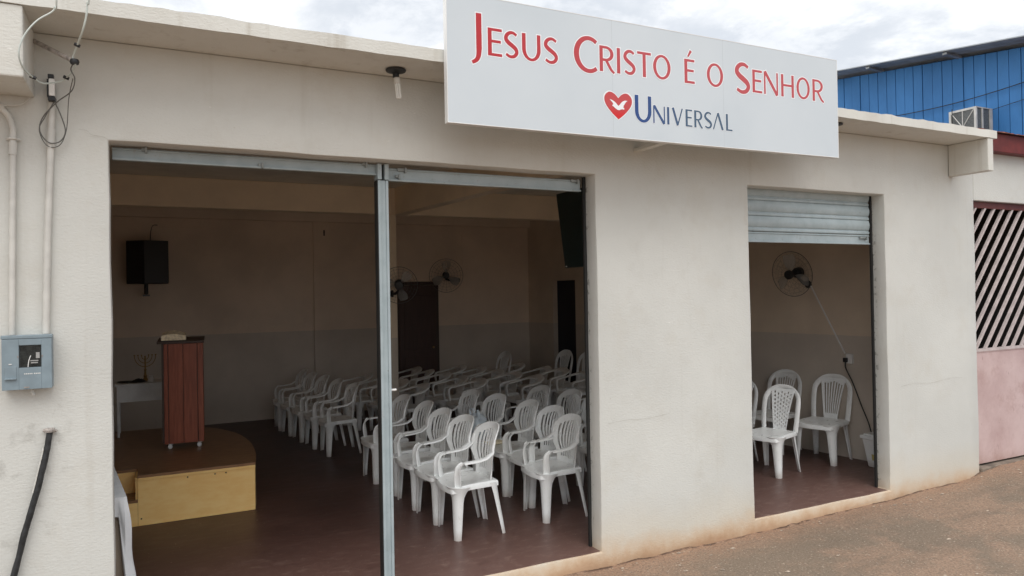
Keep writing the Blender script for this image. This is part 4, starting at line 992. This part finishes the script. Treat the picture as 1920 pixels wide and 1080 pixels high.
def low_back():
    b = MB(); k_ = 6; cols = [-1,-.84]
    for k in range(k_): cols += [-.66+k*.252, -.66+k*.252+.10]
    cols = [-1] + cols[2:] + [1]; nt_ = 24
    def f(s_, t): hw = .125+.035*t; y = s_*hw; return (.352+.062*t-.9*y*y, y, .412+.268*t)
    for j in range(nt_+1): b.v += [f(c, j/nt_) for c in cols]
    m = len(cols)
    for j in range(nt_):
        for i in range(m-1):
            if i % 2 == 1 and .2 < (j+.5)/nt_ < .80: continue
            b.f.append([j*m+i, j*m+i+1, (j+1)*m+i+1, (j+1)*m+i]); b.mi.append(0)
    return bake('backrest', b, .006)
protos['low'] = make_proto('plastic_armchair', [('seat', seat_me), ('backrest', low_back()), ('arm_rail', low_rail())] + [('leg', m) for m in leg_mes])
used = set()
def put(kind, x, y, rz, label, group, scale=1.0):
    p = protos[kind]
    if kind not in used: r = p; used.add(kind)
    else:
        r = p.copy(); C.objects.link(r)
        for ch in list(p.children): c = ch.copy(); C.objects.link(c); c.parent = r
    r.location = (x, y, 0); r.rotation_euler = (0,0,R_(rz)); r.scale = (scale,)*3
    tag(r, label, 'chair', group); return r
ROWW = ['front row', 'second row', 'third row', 'fourth row', 'fifth row', 'sixth row']
SEATW = ['first', 'second', 'third', 'fourth', 'fifth']
near = [[(2.12,.95),(2.095,1.40),(2.085,1.875),(2.095,2.40),(2.05,2.93)], [(2.93,.99),(3.00,1.42),(2.975,1.87),(2.90,2.38),(2.80,2.89)], [(3.78,.90),(3.80,1.38),(3.78,1.84),(3.74,2.28),(3.65,2.80)], [(4.58,1.0),(4.6,1.45),(4.6,1.9),(4.6,2.36),(4.55,2.85)]]
far = [[(1.90,4.45),(1.84,4.97),(1.78,5.50),(1.72,6.00),(1.66,6.50)], [(2.93,4.83),(2.82,5.40),(2.68,5.92),(2.58,6.45)], [(3.76,4.82),(3.74,5.42),(3.66,5.92),(3.62,6.50),(3.60,7.0)],
       [(4.68,4.80),(4.62,5.38),(4.54,5.88),(4.48,6.40),(4.35,6.90)], [(5.52,4.86),(5.46,5.40),(5.40,5.90),(5.30,6.60)]]
for rows, blk, end in ((near, 'block nearest the entrance', 'street'), (far, 'block by the back wall', 'aisle')):
    for ri, row_ in enumerate(rows):
        for si, (x, y) in enumerate(row_):
            lab = f'white plastic armchair, {SEATW[si]} from the {end} in the {ROWW[ri]}, {blk}'
            if rows is near and (ri, si) == (1, 3): lab = 'white plastic armchair with the pale blue carrier bag on its seat'
            put('low' if rows is far and ri > 0 else 'arm', x+random.uniform(-.018,.018), y+random.uniform(-.008,.008), random.uniform(-5, 5), lab, 'white plastic armchairs in rows', random.uniform(.985, 1.01))
put('hole', 5.60, 1.03, 12, 'white armless chair with pierced dotted backrest inside the narrow door', 'armless white plastic chairs')
put('slot', 6.48, 1.11, 14, 'white armless chair with slatted back standing alone beside the bin', 'armless white plastic chairs', 1.05)
put('slot', 6.42, 1.77, 10, 'white armless slatted chair against the side wall behind the dotted one', 'armless white plastic chairs', 1.05)
put('slot', 5.61, 1.66, 5, 'white armless slatted chair mostly hidden behind the left jamb of the narrow door', 'armless white plastic chairs')
put('slot', 4.82, 6.25, 4, 'white armless chair at the back of the hall near the brown door', 'armless white plastic chairs', 1.08)
put('slot', 5.75, 5.85, 6, 'white armless chair in front of the dark inner doorway', 'armless white plastic chairs', 1.08)
put('slot', 5.86, 5.30, 8, 'white armless chair at the back, to the street side of the inner doorway', 'armless white plastic chairs', 1.08)

# carrier bag, hymn books
b = MB()
def bagp(u, v):
    a = 2*PI*u; th_ = PI*v; r = math.sin(th_)**.75
    k = 1+.22*nz(math.cos(a)*2.2, math.sin(a)*2.2, v*4) + .10*nz(math.cos(a)*6, math.sin(a)*6, v*9)
    return (3.02+.105*r*math.cos(a)*k, 2.36+.155*r*math.sin(a)*k, .415+.125*(1-math.cos(th_))*(1+.12*nz(a, v*3, 7)))
b.grid(bagp, 36, 18)
bag = thing('carrier_bag', 'thin pale blue plastic carrier bag slumped on a chair seat', 'bag', (3.02, 2.36, .415))
b.build('pouch', M['bag'], bag, smooth='full')
for s_ in (-1, 1):
    b = MB(); pp = cat([(3.00,2.36+s_*.10,.63),(2.99,2.36+s_*.11,.70),(3.0,2.36+s_*.06,.725),(3.01,2.36+s_*.03,.66)], 6)
    for p in pp: b.v += [(p.x-.012,p.y,p.z), (p.x+.012,p.y+.006,p.z)]
    for i in range(len(pp)-1): b.f.append([2*i,2*i+1,2*i+3,2*i+2]); b.mi.append(0)
    b.build('handle', M['bag'], bag, smooth='full')
b = MB(); b.box(2.80, 2.98, 2.33, 2.45, .432, .452); o = b.build('hymn_book', M['paper'], bevel=.004); tag(o, 'worn yellowish book on a chair seat of the nearer block', 'book')
o.location = (.17, -.35, -.008)
b = MB(); b.box(4.22, 4.32, 4.2, 4.34, .430, .436); tag(b.build('leaflet', M['white']), 'small white leaflet on an armchair seat near the back wall', 'leaflet')

# ------------------------------------------------------------------ neighbour with pink gate
nb = thing('neighbour_house', 'cream house front with dark red eave beam beside the church', 'house', (8.6, 0, 0))
b = MB(); b.box(XE+.004, 11.0, .004, .16, 2.775, 3.30); b.build('wall', M['facade'], nb, bevel=.006)
b = MB(); b.box(9.75, 11.0, .004, .16, -.1, 2.774); b.build('wall', M['facade'], nb)
b = MB(); b.box(7.31, 11.0, -.10, .003, 3.275, 3.462); b.build('eave_beam', M['redb'], nb, bevel=.006)
b = MB()
def tl(u, v): x = 7.312+3.7*u; return (x, -.14+.9*v, 3.470+.010*nz(x*5,3) + .012*nz(x*17, v*5) + .12*v)
b.grid(tl, 160, 6); bb_ = len(b.v)
b.grid(lambda u,v: (7.312+3.7*u, -.14+.002*v, 3.464+.0*v + (tl(u,0)[2]-3.464)*v), 160, 1); b.build('roof', M['tile'], nb, smooth=True)
b = MB(); b.box(XE+.004, 9.80, 1.6, 1.7, -.1, 3.27); b.box(9.752, 9.80, .165, 1.599, -.1, 3.27); b.box(XE+.01, XE+.05, .17, 1.6, -.1, 3.27); b.box(XE+.004, 9.75, .165, 1.6, 2.9, 2.95); b.build('porch_wall', simple('porch_shade', (.05,.045,.04), .9), nb)  # dimness behind the gate is put into this near-black wall colour
b = MB(); b.box(XE+.004, 10.9, -.02, 1.6, -.25, .035); b.build('doorstep', simple('worn_cement', (.20,.16,.125), .95, var=.4, vscale=7, bump=.5, bscale=30), nb, bevel=.015)
gt = thing('metal_gate', 'pink metal gate with slanting bars above a solid panel', 'gate', (8.4, .06, .05))
GX0, GX1, GZ0, GZM, GZ1 = XE+.012, 9.74, .055, 1.215, 2.770
b = MB(); b.box(GX0, GX1, .05, .085, GZ1-.062, GZ1); b.build('top_rail', M['maroon'], gt)
b = MB(); b.box(GX0, GX1, .055, .075, GZ0, GZM); b.box(GX0, GX1, .050, .0545, GZM-.012, GZM); b.build('lower_panel', M['pink'], gt, bevel=.003)
b = MB(); b.box(GX0, GX1, .045, .085, GZM+.0005, GZM+.028); b.build('mid_rail', M['bar'], gt)
b = MB(); b.box(GX0-.002, GX0+.012, .048, .085, GZM+.029, GZ1-.063); b.build('stile', M['maroon'], gt)
sl_ = 1.22; z0, z1 = GZM+.0285, GZ1-.0625
k = -16
while True:
    xb = GX0 + .165*k + .055; k += 1
    if xb > GX1: break
    # clip bar to the opening
    t0 = max(0, (GX0+.013-xb)*sl_); t1 = min(z1-z0, (GX1-.02-xb)*sl_)
    if t1 - t0 < .05: continue
    wv = .030; b = MB()
    b.add([(xb+t0/sl_+dx_, y, z0+t0) for y in (.052,.078) for dx_ in (0,wv)] + [(xb+t1/sl_+dx_, y, z0+t1) for y in (.052,.078) for dx_ in (0,wv)], [(0,1,3,2),(4,6,7,5),(0,4,5,1),(2,3,7,6),(0,2,6,4),(1,5,7,3)])
    b.build('bar', M['bar'], gt)

# ------------------------------------------------------------------ blue plank building with AC unit
bl = thing('blue_building', 'blue plank walled building under a zinc roof behind the church', 'building', (11, 2, 0))
BX = 10.3; tz_ = lambda y: 5.0 + .123*(y-.8)
b = MB(); y = -1.6; i = 0
while y < 7.2:
    wd = .150*random.uniform(.94,1.05); o_ = random.uniform(-.004,.006); g_ = .0045
    b.add([(BX-o_,y+g_,.0),(BX-o_,y+wd-g_,.0),(BX-o_,y+wd-g_,tz_(y+wd)),(BX-o_,y+g_,tz_(y)), (BX+.02,y+g_,.0),(BX+.02,y+wd-g_,.0),(BX+.02,y+wd-g_,tz_(y+wd)),(BX+.02,y+g_,tz_(y))], [(0,1,2,3),(0,4,5,1),(3,2,6,7),(0,3,7,4),(1,5,6,2)])
    y += wd
b.build('plank_wall', M['blue'], bl)
b = MB(); b.add([(BX+.021,-1.6,0),(BX+.021,7.2,0),(BX+.021,7.2,tz_(7.2)),(BX+.021,-1.6,tz_(-1.6))], [(0,1,2,3)]); b.build('wall_backing', simple('dark_blue_gap', (.01,.04,.10), .8), bl)
b = MB(); b.box(BX+.03, 15, -1.6, 7.2, 0, 4.6); b.build('body', M['blue'], bl)
b = MB()
def rf(x, y, up): return (x, y, tz_(y)+.045+up+.10*(x-9.95)*0)
yy = [-1.9 + .076*i for i in range(124)]
for y in yy: b.v += [rf(9.93, y, .012*math.cos(i)) for i in (0,)]; 
b = MB(); b.grid(lambda u,v: (9.93+5.2*u, -1.9+9.4*v, tz_(-1.9+9.4*v)+.05+.010*math.cos(v*9.4*2*PI/.19)*0 + .012*math.cos((9.93+5.2*u)*33)), 120, 24)
me = bake('roof', b, .016); ro = link('roof', me, M['zinc']); ro.parent = bl; me.transform(Matrix.Translation(-Vector(bl.location)))
for y in (.55, 1.75, 2.95, 4.2, 5.5):
    b = MB(); z = tz_(y); b.add([(9.95,y-.03,z+.004),(9.95,y+.03,z+.004),(BX-.008,y+.03,z-.005),(BX-.008,y-.03,z-.005),(9.95,y-.03,z+.030),(9.95,y+.03,z+.034),(BX-.008,y+.03,z+.034),(BX-.008,y-.03,z+.030)], [(0,3,2,1),(4,5,6,7),(0,1,5,4),(1,2,6,5),(2,3,7,6),(3,0,4,7)]); b.build('rafter', M['zinc'], bl)
ac = thing('air_conditioner', 'old white window air conditioner poking out of the blue wall', 'air conditioner', (10.1, 1.5, 3.95))
AX0, AX1, AY0, AY1, AZ0, AZ1 = 9.92, 10.296, 1.325, 1.69, 3.93, 4.30
b = MB(); b.box(AX0+.012, AX1-.06, AY0+.012, AY1-.012, AZ0+.012, AZ1-.012); b.build('core', M['acd'], ac)
b = MB(); t_ = .028
for y0, y1, z0, z1 in ((AY0,AY1,AZ0,AZ0+t_),(AY0,AY1,AZ1-t_,AZ1),(AY0,AY0+t_,AZ0+t_,AZ1-t_),(AY1-t_,AY1,AZ0+t_,AZ1-t_)): b.box(AX0, AX0+.03, y0, y1, z0, z1)
b.box(AX0+.031, AX1, AY0, AY1, AZ1-.012, AZ1); b.box(AX0+.031, AX1, AY0, AY1, AZ0, AZ0+.012); b.box(AX1-.06, AX1, AY0+.0, AY0+.012, AZ0+.0125, AZ1-.0125); b.box(AX0+.14, AX0+.165, AY0, AY0+.012, AZ0+.0125, AZ1-.0125)
b.build('case', M['acw'], ac)
b = MB(); cy_, cz2 = (AY0+AY1)/2, AZ0+.12
for yy_, zz_ in ((AY0+.03,AZ0+.03),(AY1-.03,AZ0+.03),(AY0+.03,AZ1-.03),(AY1-.03,AZ1-.03),(cy_,AZ1-.03)): b.tube([(AX0+.004,cy_,cz2),(AX0+.004,yy_,zz_)], .006, 6)
b.build('guard', M['acw'], ac)
b = MB()
for i in range(18): b.box(AX0+.006, AX0+.0115, AY0+.03, AY1-.03, AZ0+.032+i*.017, AZ0+.038+i*.017)
b.build('fins', simple('fin_grey', (.22,.23,.23), .5), ac)
cable([(10.26,5.2,4.95),(10.27,3.6,4.62),(10.26,2.4,4.50),(10.26,1.2,4.52),(10.27,-.6,4.72)], .006, M['wired'], 'dark cable sagging across the upper blue planks')
cable([(10.26,4.8,4.95),(10.27,3.4,4.45),(10.26,2.2,4.15),(10.26,1.5,4.10)], .004, M['wired'], 'thin cable slanting down the blue planks to the air conditioner')
cable([(10.26,1.3,4.28),(10.27,.6,4.36),(10.26,-.6,4.5)], .004, M['wired'], 'thin cable leading away from the air conditioner along the blue planks')
b = MB(); b.tube([(9.88,1.62,3.90),(9.88,1.62,4.32)], .006, 6); tag(b.build('thin_rod', M['dark']), 'thin dark rod standing before the air conditioner', 'rod')
